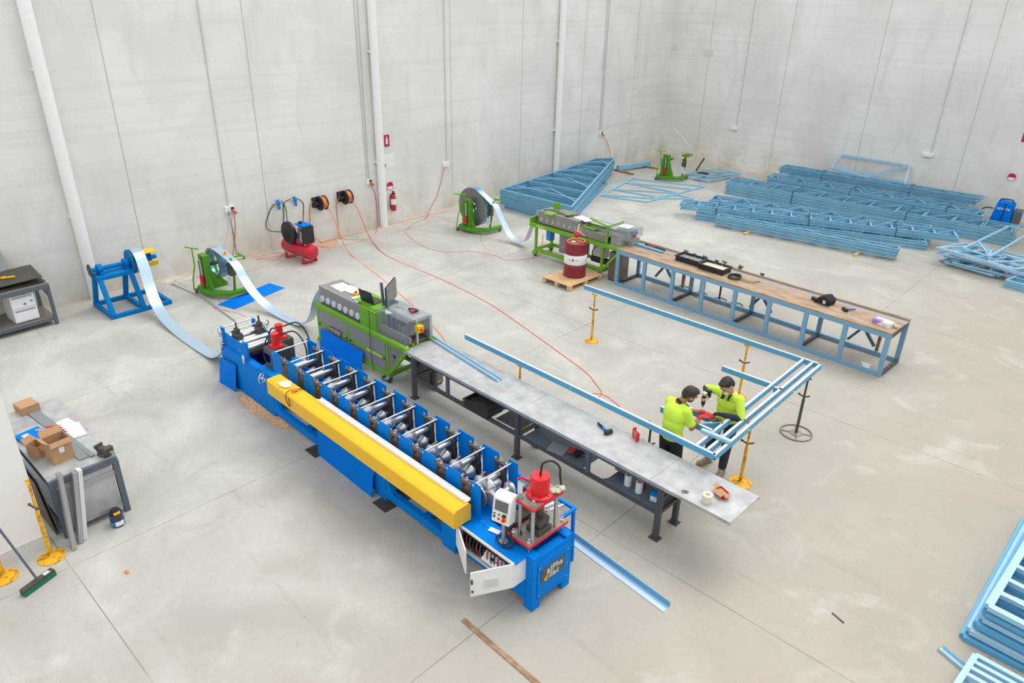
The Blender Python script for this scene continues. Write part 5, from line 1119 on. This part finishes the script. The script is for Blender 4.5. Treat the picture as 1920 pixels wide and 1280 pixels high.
# floor things
a, b_ = P(868, 1162), P(1010, 1284); tag(MB().bar(a+Vector((0, 0, .006)), b_+Vector((0, 0, .006)), .06, .012).build('rusty_flat_bar', 'rust'), 'rusty flat bar lying on the floor at the bottom of the picture', 'bar')
a, b_ = P(1560, 1149), P(1582, 1168); tag(MB().bar(a+Vector((0, 0, .004)), b_+Vector((0, 0, .004)), .02, .008).build('steel_offcut', 'ink'), 'small dark strip of steel on the open floor at lower right', 'offcut')
a = P(238, 1073); tag(MB().box(-.03, .03, -.015, .015, 0, .02).build('orange_scrap', 'orange'), 'small orange scrap on the floor right of the broom', 'scrap').location = (a.x, a.y, 0)
s = MB(); rnd = random.Random(3)
for k in range(3600):
    u = rnd.random(); cx = -5.9-1.0*u; y = -.12+rnd.gauss(0, .07); 
    if k % 3 == 0: cx = -5.72+rnd.gauss(0, .13); y = -.0+rnd.gauss(0, .07)
    elif k % 3 == 1: cx = -6.5+rnd.gauss(0, .28); y = -.05+rnd.gauss(0, .05)
    s.obox((*on_mz(cx, y)[:2], .003+rnd.random()*.008), (.018*rnd.random()+.008, .011, .003), (rnd.random()*40, rnd.random()*40, rnd.random()*180))
tag(s.build('sawdust', 'saw', smooth=False), 'pale wood shavings spilled on the floor beside the blue machine', 'shavings', kind='stuff')
# welder
a = P(1880, 413, 0); q = PY(1893, 392, 27.6)
t = thing('welding_machine', 'blue welding machine on the floor by the back wall at the right edge', 'welder', (-4.25, 27.5, 0), 4)
MB().prism([(-.22, .08), (.36, .08), (.34, .72), (-.12, .76)], 'y', -.22, .24).build('welder_case', 'sheetblue', t, bevel=.02)
MB().box(.37, .6, -.2, .2, .1, .55).build('wire_feeder', 'sgrey', t, bevel=.02)
MB().tube([(-.1, -.1, .76), (-.05, -.1, .84), (.25, -.1, .84), (.3, -.1, .74)], .02).build('carry_handle', 'black', t)
for x in (-.15, .3):
    for y in (-.18, .2): MB().cyl((x, y-.02, .05), (x, y+.02, .05), .05).build('wheel', 'rubber', t)
text('omnix', .15, 'white', t, (.08, -.226, .56), (90, 0, 0))
MB().tube(crom([(.1, -.23, .74), (.12, -.26, .5), (.1, -.26, .2), (.3, -.35, .03), (.5, -.4, .05), (.6, -.3, .08)]), .015).build('welding_lead', 'rubber', t)
MB().tube(crom([(-.2, -.1, .5), (-.4, -.15, .5), (-.6, -.2, .35)]), .02).build('earth_lead', 'rubber', t)
b = MB(); [b.ring((-5.0+.08*k, 27.2, .03+.02*k), (.1, .1, 1), .16, .015, 20, 6) for k in range(3)]; tag(b.build('extension_cord', 'orange'), 'orange cord coiled on the floor left of the welder', 'cord')

# ================================================================ LEFT REAR BENCH
t = thing('workbench', 'dark steel workbench against the left wall cut by the picture edge', 'workbench', (-17.38, 2.2, 0), 2)
MB().box(0, .92, 0, 1.45, .9, .94).build('benchtop', 'plate', t); MB().box(.86, .93, 0, 1.48, .82, .9).box(0, .93, 1.42, 1.48, .82, .9).box(0, .06, 0, 1.48, .82, .9).build('top_rail', 'sgrey', t)
for x in (0.02, .86): MB().box(x, x+.06, 1.42, 1.48, 0, .9).build('leg', 'sgrey', t)
MB().box(.02, .9, 0, 1.44, .16, .18).build('lower_shelf', 'plate', t); MB().box(.86, .92, 0, 1.46, .1, .16).box(.02, .92, 1.41, 1.46, .1, .16).build('lower_rail', 'sgrey', t); MB().bar((.1, 1.44, .85), (.86, 1.44, .65), .04, .04).build('corner_brace', 'sgrey', t)
t2 = thing('filing_cabinet', 'white two drawer cabinet standing on the lower shelf of the left rear bench', 'cabinet', (-17.1, 2.95, .19), 3)
MB().box(0, .5, 0, .45, 0, .6).build('cabinet_body', 'skirt', t2, bevel=.005)
for z in (.02, .31): d_ = MB().box(.5, .515, .01, .44, z, z+.27).build('drawer', 'white', t2, bevel=.003); MB().box(.515, .518, .04, .41, z+.21, z+.25).build('handle', 'galv', d_)
MB().box(.516, .519, .22, .27, .36, .4).build('sticker', 'sky', t2); MB().box(.516, .519, .35, .4, .4, .43).build('sticker', 'sky', t2)
tag(MB().obox((0, 0, 0), (.8, 1.6, .012), (0, 3, 4)).build('black_sheet', 'dsteel'), 'lower of two dark sheets lying on the left rear bench', 'sheet').location = (-16.9, 2.85, .985)
tag(MB().obox((0, 0, 0), (.85, 1.6, .012), (2.5, 2, -2)).build('black_sheet', 'dsteel'), 'upper dark sheet on the left rear bench with a yellow tool on it', 'sheet').location = (-16.95, 2.85, 1.06)
t3 = thing('yellow_tool', 'yellow tool lying on the dark sheets of the left rear bench', 'tool', (-16.85, 3.12, 1.09), 70); MB().box(-.12, .12, -.02, .02, 0, .03).obox((-.1, .05, .015), (.12, .02, .02), (0, 0, 40)).build('tool_body', 'yellow', t3)
panel([Vector((-17.35, 2.0, .95)), Vector((-17.3, 3.25, .95)), Vector((-17.58, 3.25, 1.5)), Vector((-17.58, 2.0, 1.5))], .01, 'grey_panel', 'wallgrey', 'grey sheet panel leaning on the wall behind the left rear bench', 'panel')

# ================================================================ NEAR LEFT BENCH
t = thing('workbench', 'steel workbench crowded with boxes beside the white partition', 'workbench', (-11.4, 1.45, 0), 1)
MB().box(0, 2.14, 0, .82, .88, .91).build('benchtop', 'tgrey', t)
MB().box(2.1, 2.16, 0, .82, .8, .885).box(0, 2.16, .77, .83, .8, .88).box(0, 2.16, 0, .05, .8, .88).build('top_rail', 'sgrey', t)
for x, y in ((2.09, .76), (2.09, 0), (0, .76), (0, 0)): MB().box(x, x+.07, y, y+.07, 0, .88).build('leg', 'sgrey', t)
MB().box(2.1, 2.14, .03, .8, .62, .7).build('end_rail', 'galv', t); MB().box(2.1, 2.14, .03, .8, .1, .16).build('end_rail', 'galv', t)
MB().box(2.12, 2.13, .12, .74, .14, .78).build('end_panel', 'tgrey', t); MB().box(.05, 2.1, .05, .8, .12, .15).build('lower_shelf', 'galv', t)
NB = t
def onN(x, y, z=.911): return on(NB, x, y, z)
t = thing('bench_vice', 'black bench vice on the corner of the near left workbench', 'vice', onN(2.05, .72), 20)
MB().box(-.07, .07, -.06, .06, 0, .05).box(-.1, .04, -.04, .04, .05, .12).box(-.1, -.07, -.06, .06, .1, .15).box(.05, .12, -.06, .06, .05, .15).build('vice_body', 'dsteel', t, bevel=.008); MB().cyl((.1, 0, .08), (.2, 0, .08), .015).cyl((.2, -.02, .14), (.2, .03, -.06), .008).build('vice_screw', 'galv', t)
def carton(loc, rz, sx, sy, sz, lab, openf=True, sticker=False):
    t = thing('cardboard_box', lab, 'box', loc, rz)
    MB().box(-sx, sx, -sy, -sy+.005, 0, sz).box(-sx, sx, sy-.005, sy, 0, sz).box(-sx, -sx+.005, -sy, sy, 0, sz).box(sx-.005, sx, -sy, sy, 0, sz).box(-sx, sx, -sy, sy, 0, .005).build('box_body', 'card', t)
    if openf:
        MB().obox((0, -sy-.035, sz+.03), (2*sx, .09, .004), (-42, 0, 0)).build('flap', 'card', t); MB().obox((-sx-.03, 0, sz+.035), (.09, 2*sy, .004), (0, 50, 0)).build('flap', 'card', t); MB().obox((sx+.03, 0, sz-.02), (.07, 2*sy, .004), (0, 60, 0)).build('flap', 'card', t)
    else: MB().box(-sx, sx, -sy, sy, sz, sz+.004).build('lid', 'card', t)
    if sticker: MB().box(sx, sx+.002, -.03, .03, sz*.45, sz*.7).build('sticker', 'white', t)
    return t
carton(onN(1.72, .3), 6, .11, .13, .32, 'open cardboard box with a white sticker at the front of the near left bench', True, True)
carton(onN(1.42, .14), 30, .1, .08, .17, 'open cardboard box holding red handled tools on the near left bench')
carton(onN(.1, .4), 8, .13, .12, .12, 'closed cardboard box at the far end of the near left bench', False)
for k in range(4):
    a = onN(1.16+.08*k, .34+.01*k, 1.08+.012*k); t = thing('caulking_gun', ('leftmost', 'second', 'third', 'rightmost')[k]+' of the red and grey nozzled tools in the open box', 'tool', a, 58-5*k, 'red nozzled tools in the box')
    MB().cyl((-.12, 0, 0), (.0, 0, .02), .026).build('tool_body', 'galv', t); MB().cyl((.0, 0, .02), (.11, 0, .035), .03, .02).cyl((.11, 0, .035), (.19, 0, .045), .012, .004).build('red_nozzle', 'dred', t)
t = thing('blue_folder', 'blue plastic case with a white label on the near left bench', 'case', onN(.95, .22), 12); MB().box(-.2, .2, -.16, .16, 0, .04).build('case_body', 'sheetblue', t, bevel=.005); MB().box(-.12, .06, -.1, -.02, .04, .042).build('case_label', 'white', t)
for k, (x, y, a) in enumerate(((.95, .6, 8), (1.15, .62, -4))): tag(MB().obox((0, 0, 0), (.42, .3, .003), (0, 0, a)).build('paper_sheet', 'paper'), ('left', 'right')[k]+' of two white drawings overlapping on the near left bench', 'paper').location = onN(x, y, .914+.004*k)
for k, (x0_, y0_, x1_, y1_, w) in enumerate(((.1, .42, 1.0, .5, .14), (1.05, .45, 1.95, .5, .12), (1.0, .52, 1.98, .6, .06))):
    tag(MB().bar(onN(x0_, y0_, .935), onN(x1_, y1_, .917+.004*k), w, .004).build('steel_strip', 'wallgrey'), ('grey steel strip running into the far box on the near left bench', 'wide grey steel strip lying behind the near box on the bench', 'narrow grey steel strip beside the wide one on the bench')[k], 'strip')
t = thing('small_bottle', 'small white and orange container at the far left of the near bench', 'container', onN(.55, .03)); MB().cyl((0, 0, 0), (0, 0, .12), .035).build('bottle', 'white', t); MB().cyl((.1, 0, 0), (.1, 0, .05), .04).build('orange_cap', 'orange', t)
# boards between bench and partition, channels leaning on the end
for k, (x, c_, w) in enumerate(((-9.75, 'oxide', .9), (-9.68, 'dsteel', .8))): 
    tag(MB().obox((-10.15, 1.39+.03*k, .44+.04*k), (1.5, .012, .86+.06*k), (4, 0, 1)).build('flat_board', ('brown', 'sgrey')[k]), ('brown board standing between the near bench and the partition', 'slate board standing between the near bench and the partition')[k], 'board')
for k, (xa, ya, xb, yb, c_) in enumerate(((P(138, 1028).x, P(138, 1028).y, -9.22, 1.62, 'galv'), (P(150, 1015).x, P(150, 1015).y, -9.22, 1.78, 'galv'), (P(158, 1008).x, P(158, 1008).y, -9.22, 1.84, 'skirt'))):
    h_ = (.99, .93, .94)[k]
    o = MB().bar((xa, ya, .0), (xb, yb, h_), .12, .05, (0, 1, 0)); o.v = [(a, b_, max(c__, .0)) for a, b_, c__ in o.v]
    tag(o.build('steel_channel', c_, smooth=False), ('leftmost', 'middle', 'rightmost')[k]+' of three galvanised channels leaning on the end of the near bench', 'channel')
t = thing('paint_tin', 'dark paint tin with black lid on the floor at the bench corner', 'tin', (P(222, 982).x, P(222, 982).y, 0), 0)
MB().cyl((0, 0, 0), (0, 0, .19), .085, n=28).build('tin_body', mat('tin_navy', '3a4460', .4), t); MB().lathe((0, 0, .02), (0, 0, 1), [(.087, 0), (.087, .06)], 28).build('blue_label', 'sky', t); MB().box(.06, .09, -.05, .05, .03, .09).build('white_label', 'white', t)
MB().lathe((0, 0, .19), (0, 0, 1), [(.07, 0), (.072, .03), (.05, .04), (.05, .06), (.03, .06)], 24).build('lid', 'black', t); MB().box(.05, .075, -.04, .04, .2, .225).build('lime_sticker', 'yellow', t)
a, b_ = P(42, 1112, .05), P(100, 1070, .05); t = thing('push_broom', 'push broom with green bristles and black handle leaning on the partition', 'broom', (0, 0, 0))
MB().bar(a+Vector((0, 0, .02)), b_+Vector((0, 0, .02)), .075, .04).build('broom_head', 'dsteel', t); MB().bar(a-Vector((0, 0, .02)), b_-Vector((0, 0, .02)), .09, .055).build('bristles', 'bgreen', t)
mid = (a+b_)/2; MB().cyl(mid+Vector((0, 0, .04)), Vector((-8.9, .72, 1.32)), .014, n=12).build('handle', 'sgrey', t); MB().bar(b_+(a-b_)*.12+Vector((0, 0, .042)), b_+(a-b_)*.3+Vector((0, 0, .042)), .05, .003).build('broom_label', 'skirt', t)
t = thing('rag', 'cream cloth lying on the yellow guard near its left end', 'rag', on_mz(-5.0, -.2, 1.1)); MB().add([(-.12, -.07, .006), (-.02, -.1, .004), (.1, -.08, .006), (.13, .0, .002), (.06, .06, .01), (-.02, .1, .005), (-.1, .05, .008), (0, 0, .03)], [(0, 1, 7), (1, 2, 7), (2, 3, 7), (3, 4, 7), (4, 5, 7), (5, 6, 7), (6, 0, 7)]).build('cloth', 'tape', t)
t = thing('orange_remote', 'small orange pendant with black lead on the yellow guard', 'remote', on_mz(-4.72, -.22, 1.1)); MB().box(-.03, .03, -.04, .04, 0, .035).build('remote_body', 'orange', t, bevel=.006); MB().tube(crom([(0, .04, .02), (.06, .1, .02), (-.02, -.04, .03), (-.02, -.13, .0), (-.02, -.14, -.12), (.06, -.14, -.18), (.05, -.14, -.04)]), .006).build('lead', 'rubber', t)
t = thing('work_gloves', 'pale green gloves dropped on the press plate behind the red cylinder', 'gloves', on_mz(-.12, .47, 1.43)); MB().sph((0, 0, .03), (.06, .05, .03)).sph((.03, .05, .05), (.05, .04, .03)).sph((-.03, -.05, .03), (.05, .035, .03)).build('glove', 'rag', t)

# ================================================================ PEOPLE
def cap(b, p, q, r1, r2, n=14):
    p, q = Vector(p), Vector(q); b.cyl(p, q, r1, r2, n); b.sph(p, r1, n, 8); b.sph(q, r2, n, 8)
def chain(b, pts, rs):
    for i in range(len(pts)-1): cap(b, pts[i], pts[i+1], rs[i], rs[i+1])
def fuse(b, name, mt, par, vox=.011, smooth=6):
    """turn overlapping shapes into ONE continuous skin"""
    o = b.build(name, mt, par, smooth=True)
    m1 = o.modifiers.new('r', 'REMESH'); m1.mode = 'VOXEL'; m1.voxel_size = vox; m1.use_smooth_shade = True
    m2 = o.modifiers.new('s', 'SMOOTH'); m2.iterations = smooth; m2.factor = .6
    dg = bpy.context.evaluated_depsgraph_get(); dg.update()
    me = bpy.data.meshes.new_from_object(o.evaluated_get(dg)); o.modifiers.clear(); o.data = me; me.name = name
    me.materials.clear(); me.materials.append(M[mt]); me.shade_smooth(); return o
def basis(f, up=(0, 0, 1)):
    f = Vector(f).normalized(); s = f.cross(Vector(up)).normalized(); u = s.cross(f); return Matrix((s, f, u)).transposed()   # cols: right, forward, up
def hand(b, wr, tip, side, curl=.6, s=1.0):
    """palm + four fingers + thumb; side = +1/-1 puts thumb"""
    wr, tip = Vector(wr), Vector(tip); d = (tip-wr).normalized(); up = Vector((0, 0, 1)); sd = d.cross(up).normalized(); n_ = sd.cross(d)
    pc = wr+d*.05*s
    e = Matrix((sd, d, n_)).transposed(); b.sph(pc, (.04*s, .05*s, .016*s), 12, 8, e)
    for k in range(4):
        o = (k-1.5)*.019*s; L = (.07, .078, .074, .058)[k]*s; p0 = wr+d*.085*s+sd*o
        p1 = p0+d*L*.45-n_*L*.2*curl; p2 = p1+d*L*.25-n_*L*.45*curl; p3 = p2-n_*L*.3*curl-d*L*.05*curl
        chain(b, [p0, p1, p2, p3], [.0095*s, .009*s, .0085*s, .0075*s])
    t0 = wr+d*.03*s+sd*side*.03*s; t1 = t0+d*.03*s+sd*side*.025*s-n_*.01; t2 = t1+d*.028*s-n_*.015
    chain(b, [t0, t1, t2], [.012*s, .0105*s, .009*s])
def head(b, c, f, up):
    e = basis(f, up); T = lambda x, y, z: Vector(c)+e@Vector((x, y, z))
    b.sph(T(0, -.01, .03), (.076, .098, .095), 20, 14, e); b.sph(T(0, .025, -.03), (.06, .07, .085), 16, 12, e)
    b.sph(T(0, .06, -.085), (.03, .028, .02), 12, 8, e)
    chain(b, [T(0, .09, .02), T(0, .108, -.012)], [.01, .015]); b.sph(T(0, .088, -.05), (.026, .012, .009), 10, 6, e)
    for s in (-1, 1): b.sph(T(s*.078, -.005, -.005), (.012, .02, .032), 10, 8, e); b.sph(T(s*.034, .082, .035), (.022, .01, .007), 8, 6, e)
    return T, e
def person(lab, J, skin, hairm, hairlen, short, mats, fdir, hup, hf):
    t = thing('person', lab, 'person', (0, 0, 0))
    b = MB(); T, e = head(b, J['head'], hf, hup)
    nk = Vector(J['neck']); chest = Vector(J['chest']); hips = Vector(J['hips'])
    E = basis(fdir)
    chain(b, [T(0, -.02, -.06), nk, chest+Vector((0, 0, .08))], [.052, .058, .07])
    for s in 'RL':
        sh, el, wr, tp = (Vector(J[k+s]) for k in ('sh', 'el', 'wr', 'tip'))
        chain(b, [nk-Vector((0, 0, .06)), sh], [.06, .052]); chain(b, [sh, el, wr], [.05, .04, .027]); hand(b, wr, tp, 1 if s == 'L' else -1)
        hp, kn, an, toe = (Vector(J[k+s]) for k in ('hp', 'kn', 'an', 'toe'))
        chain(b, [hp, kn, an], [.085, .058, .04]); chain(b, [an-Vector((0, 0, .03)), toe], [.038, .03])
    b.sph(chest, (.145, .1, .17), 20, 12, E); b.sph((chest+hips)/2, (.13, .095, .16), 20, 12, E); b.sph(hips, (.15, .11, .12), 20, 12, E)
    fuse(b, 'body', skin, t, .0085, 4)
    # shirt
    b = MB(); b.sph(chest+Vector((0, 0, .02)), (.185, .128, .185), 24, 14, E); b.sph((chest+hips)/2+Vector((0, 0, .02)), (.17, .13, .18), 24, 14, E); b.sph(hips+Vector((0, 0, .03)), (.175, .138, .13), 24, 12, E)
    chain(b, [nk-Vector((0, 0, .03)), chest+Vector((0, 0, .05))], [.07, .11])
    for s in 'RL':
        sh, el = Vector(J['sh'+s]), Vector(J['el'+s]); chain(b, [nk-Vector((0, 0, .05)), sh], [.072, .072])
        k = .72 if short else 1.0
        chain(b, [sh, sh+(el-sh)*k], [.074, .066 if short else .055])
        if short: b.cyl(sh+(el-sh)*.55, sh+(el-sh)*(k+.08), .064, .074, 16)
    fuse(b, 'shirt', 'hivis', t, .012, 5)
    if not short:
        for s in 'RL':
            el, wr = Vector(J['el'+s]), Vector(J['wr'+s]); b = MB(); chain(b, [el, wr], [.054, .038]); fuse(b, 'sleeve', 'navy', t, .009, 3)
    # collar
    b = MB(); ax = (T(0, -.02, -.06)-nk).normalized(); b.lathe(nk-ax*.02, ax, [(.068, 0), (.062, .045), (.056, .045), (.06, .0)], 20)
    for s in (-1, 1): b.bar(nk+E@Vector((s*.05, .04, .0)), nk+E@Vector((s*.05, .12, -.075)), .006, .05, (s, 0, 0))
    b.build('collar', 'blackc', t); 
    b = MB()
    for s in (-1, 1): b.bar(nk+E@Vector((s*.072, .06, -.0)), nk+E@Vector((s*.07, .125, -.06)), .007, .006)
    b.build('collar_piping', 'hivis', t)
    # trousers
    b = MB(); b.sph(hips-Vector((0, 0, .02)), (.165, .125, .13), 20, 12, E)
    for s in 'RL': hp, kn, an = (Vector(J[k+s]) for k in ('hp', 'kn', 'an')); chain(b, [hp, kn, an+Vector((0, 0, .05))], [.1, .076, .062])
    fuse(b, 'trousers', mats[0], t, .011, 4)
    for s in 'RL':
        an, toe = Vector(J['an'+s]), Vector(J['toe'+s]); d = Vector((toe.x-an.x, toe.y-an.y, 0)).normalized()
        b = MB(); cap(b, (an.x, an.y, .15), (an.x, an.y, .07), .056, .055); cap(b, (an.x-d.x*.04, an.y-d.y*.04, .05), (an.x+d.x*.09, an.y+d.y*.09, .048), .046, .046); b.sph((an.x+d.x*.15, an.y+d.y*.15, .045), (.052, .052, .042))
        o = fuse(b, 'boot', 'boot', t, .009, 3); b = MB(); b.bar((an.x-d.x*.09, an.y-d.y*.09, .008), (an.x+d.x*.19, an.y+d.y*.19, .008), .09, .016).build('sole', 'ply', o)
        b = MB(); [b.bar(Vector((an.x, an.y, .12-.02*k))+d*(.055+.02*k)+Vector((-d.y, d.x, 0))*.03, Vector((an.x, an.y, .12-.02*k))+d*(.055+.02*k)-Vector((-d.y, d.x, 0))*.03, .006, .006) for k in range(4)]; b.build('lace', 'tape', o)
    # hair
    b = MB(); rnd = random.Random(5)
    b.sph(T(0, -.025, .055), (.088, .1, .088), 20, 12, e); b.sph(T(0, -.065, .01), (.078, .062, .085), 16, 10, e); b.sph(T(0, .04, .1), (.068, .055, .032), 14, 8, e)
    for k in range(int(60*hairlen)):
        a = rnd.random()*6.28; ph = rnd.random()**.6*1.25; d = Vector((math.sin(ph)*math.cos(a), math.sin(ph)*math.sin(a), math.cos(ph)))
        if d.y > .5 and d.z < .5: continue
        c_ = T(0, -.02, .045)+e@Vector((d.x*.083, d.y*.095, d.z*.09)); tn = e@Vector((-d.y, d.x*.4+.3, .25-.4*d.z)); b.tube([c_, c_+tn*.022+e@d*.006, c_+tn*.045+e@d*.004], .011, 5, .003)
    fuse(b, 'hair', hairm, t, .007, 2)
    b = MB(); [b.sph(T(s*.031, .083, .018), (.011, .006, .006), 10, 6, e) for s in (-1, 1)]; b.build('eye', 'black', t)
    b = MB(); [b.bar(T(s*.018, .094, .036), T(s*.048, .085, .038), .006, .006) for s in (-1, 1)]; b.build('eyebrow', hairm, t)
    return t, T, e
# left worker: short sleeves, bent over the joint, red gloves
JA = dict(head=(-4.170, 8.155, 1.548), neck=(-4.260, 8.06, 1.43), chest=(-4.280, 7.99, 1.23), hips=(-4.260, 7.96, .93),
          shR=(-4.110, 8.01, 1.36), elR=(-4.030, 8.07, 1.1), wrR=(-4.020, 8.27, 1.21), tipR=(-3.930, 8.38, 1.2),
          shL=(-4.430, 8.1, 1.36), elL=(-4.310, 8.31, 1.18), wrL=(-4.060, 8.42, 1.2), tipL=(-3.900, 8.47, 1.17),
          hpR=(-4.170, 7.95, .87), knR=(-4.150, 8.0, .48), anR=(-4.160, 7.95, .09), toeR=(-4.120, 8.09, .04),
          hpL=(-4.350, 7.97, .87), knL=(-4.380, 8.04, .48), anL=(-4.400, 7.98, .09), toeL=(-4.380, 8.12, .04))
pa, T, e = person('person in a lime short sleeved polo shirt and red gloves bending over the steel frame', JA, 'skin', 'hair2', .3, True, ('blackc',), (.25, .97, 0), (-.15, -.45, .88), (.55, .72, -.42))
b = MB(); b.sph(T(0, .035, -.055), (.062, .062, .055), 16, 10, e); b.build('beard', 'hair2', pa)
MB().sph(T(.088, .002, -.01), (.008, .008, .014), 8, 6, e).build('earbud', 'white', pa)
for s in 'RL':
    b = MB(); w, tp = Vector(JA['wr'+s]), Vector(JA['tip'+s]); el = Vector(JA['el'+s]); cap(b, w+(el-w).normalized()*.04, w, .036, .032); hand(b, w, tp, 1 if s == 'L' else -1, .6, 1.12); fuse(b, 'glove', 'glovered', pa, .006, 2)
# right worker: long sleeves, drill
JB = dict(head=(-3.9, 8.7, 1.575), neck=(-3.9, 8.8, 1.44), chest=(-3.9, 8.86, 1.24), hips=(-3.92, 8.9, .95),
          shR=(-4.07, 8.84, 1.38), elR=(-4.32, 8.93, 1.29), wrR=(-4.22, 8.74, 1.3), tipR=(-4.2, 8.64, 1.29),
          shL=(-3.74, 8.82, 1.37), elL=(-3.63, 8.74, 1.13), wrL=(-3.84, 8.6, 1.17), tipL=(-3.94, 8.56, 1.165),
          hpR=(-4.02, 8.91, .88), knR=(-4.1, 8.9, .48), anR=(-4.15, 8.99, .09), toeR=(-4.2, 8.84, .04),
          hpL=(-3.83, 8.9, .88), knL=(-3.82, 8.84, .48), anL=(-3.84, 8.87, .09), toeL=(-3.82, 8.72, .04))
pb, T, e = person('person with thick dark hair in a lime and navy long sleeved shirt holding a drill', JB, 'skin2', 'hair', 1.0, False, ('navy',), (.05, -1, 0), (.0, .5, .86), (-.15, -.8, -.58))
MB().sph(T(0, .085, -.055), (.05, .03, .04), 12, 8, e).build('face_mask', 'rag', pb)
b = MB(); w, tp = Vector(JB['wrL']), Vector(JB['tipL']); el = Vector(JB['elL']); cap(b, w+(el-w).normalized()*.03, w, .034, .031); hand(b, w, tp, 1, .6, 1.12); fuse(b, 'glove', 'blackc', pb, .006, 2)
t = thing('cordless_drill', 'dark cordless drill with pale battery pointing down in the right worker\'s hand', 'drill', (-4.2, 8.65, 1.29))
MB().cyl((0, 0, .04), (0, 0, -.11), .03, n=16).build('drill_body', 'black', t, bevel=.004); MB().cyl((0, 0, -.11), (0, 0, -.15), .022, .012).build('chuck', 'dsteel', t); MB().cyl((0, 0, -.15), (0, 0, -.2), .005, n=8).build('bit', 'chrome', t)
MB().bar((0, .01, .0), (0, .11, .02), .032, .036).build('drill_grip', 'rubber', t); MB().box(-.03, .03, -.03, .03, .04, .085).build('motor_cap', 'rag', t, bevel=.006); MB().box(-.035, .035, .1, .15, -.04, .07).build('battery', 'black', t)
t = thing('locking_clamp', 'dark metal clamp on the frame joint between the gloved hands', 'clamp', (-3.9, 8.42, 1.15), 20); MB().bar((0, -.06, .0), (.1, .02, .02), .02, .03).bar((0, 0, .02), (.12, -.06, .03), .015, .02).cyl((.06, -.02, -.03), (.06, -.02, .06), .012).build('clamp_body', 'brown', t)

# ================================================================ LIGHT
w = bpy.data.worlds.new('daylight'); SC.world = w; w.use_nodes = True; bg = w.node_tree.nodes['Background']
bg.inputs[0].default_value = (.97, .985, 1, 1); bg.inputs[1].default_value = 1.32
sd = bpy.data.lights.new('skylight_sun', 'SUN'); sd.energy = 1.35; sd.angle = R(35); sd.color = (1, .985, .96)
so = bpy.data.objects.new('skylight_sun', sd); COL.objects.link(so); so.rotation_euler = Vector((-.05, -.45, -.9)).to_track_quat('-Z', 'Y').to_euler()
vs = SC.view_settings; vs.view_transform = 'Standard'; vs.look = 'None'; vs.gamma = 1; vs.use_curve_mapping = False; vs.exposure = 0.09
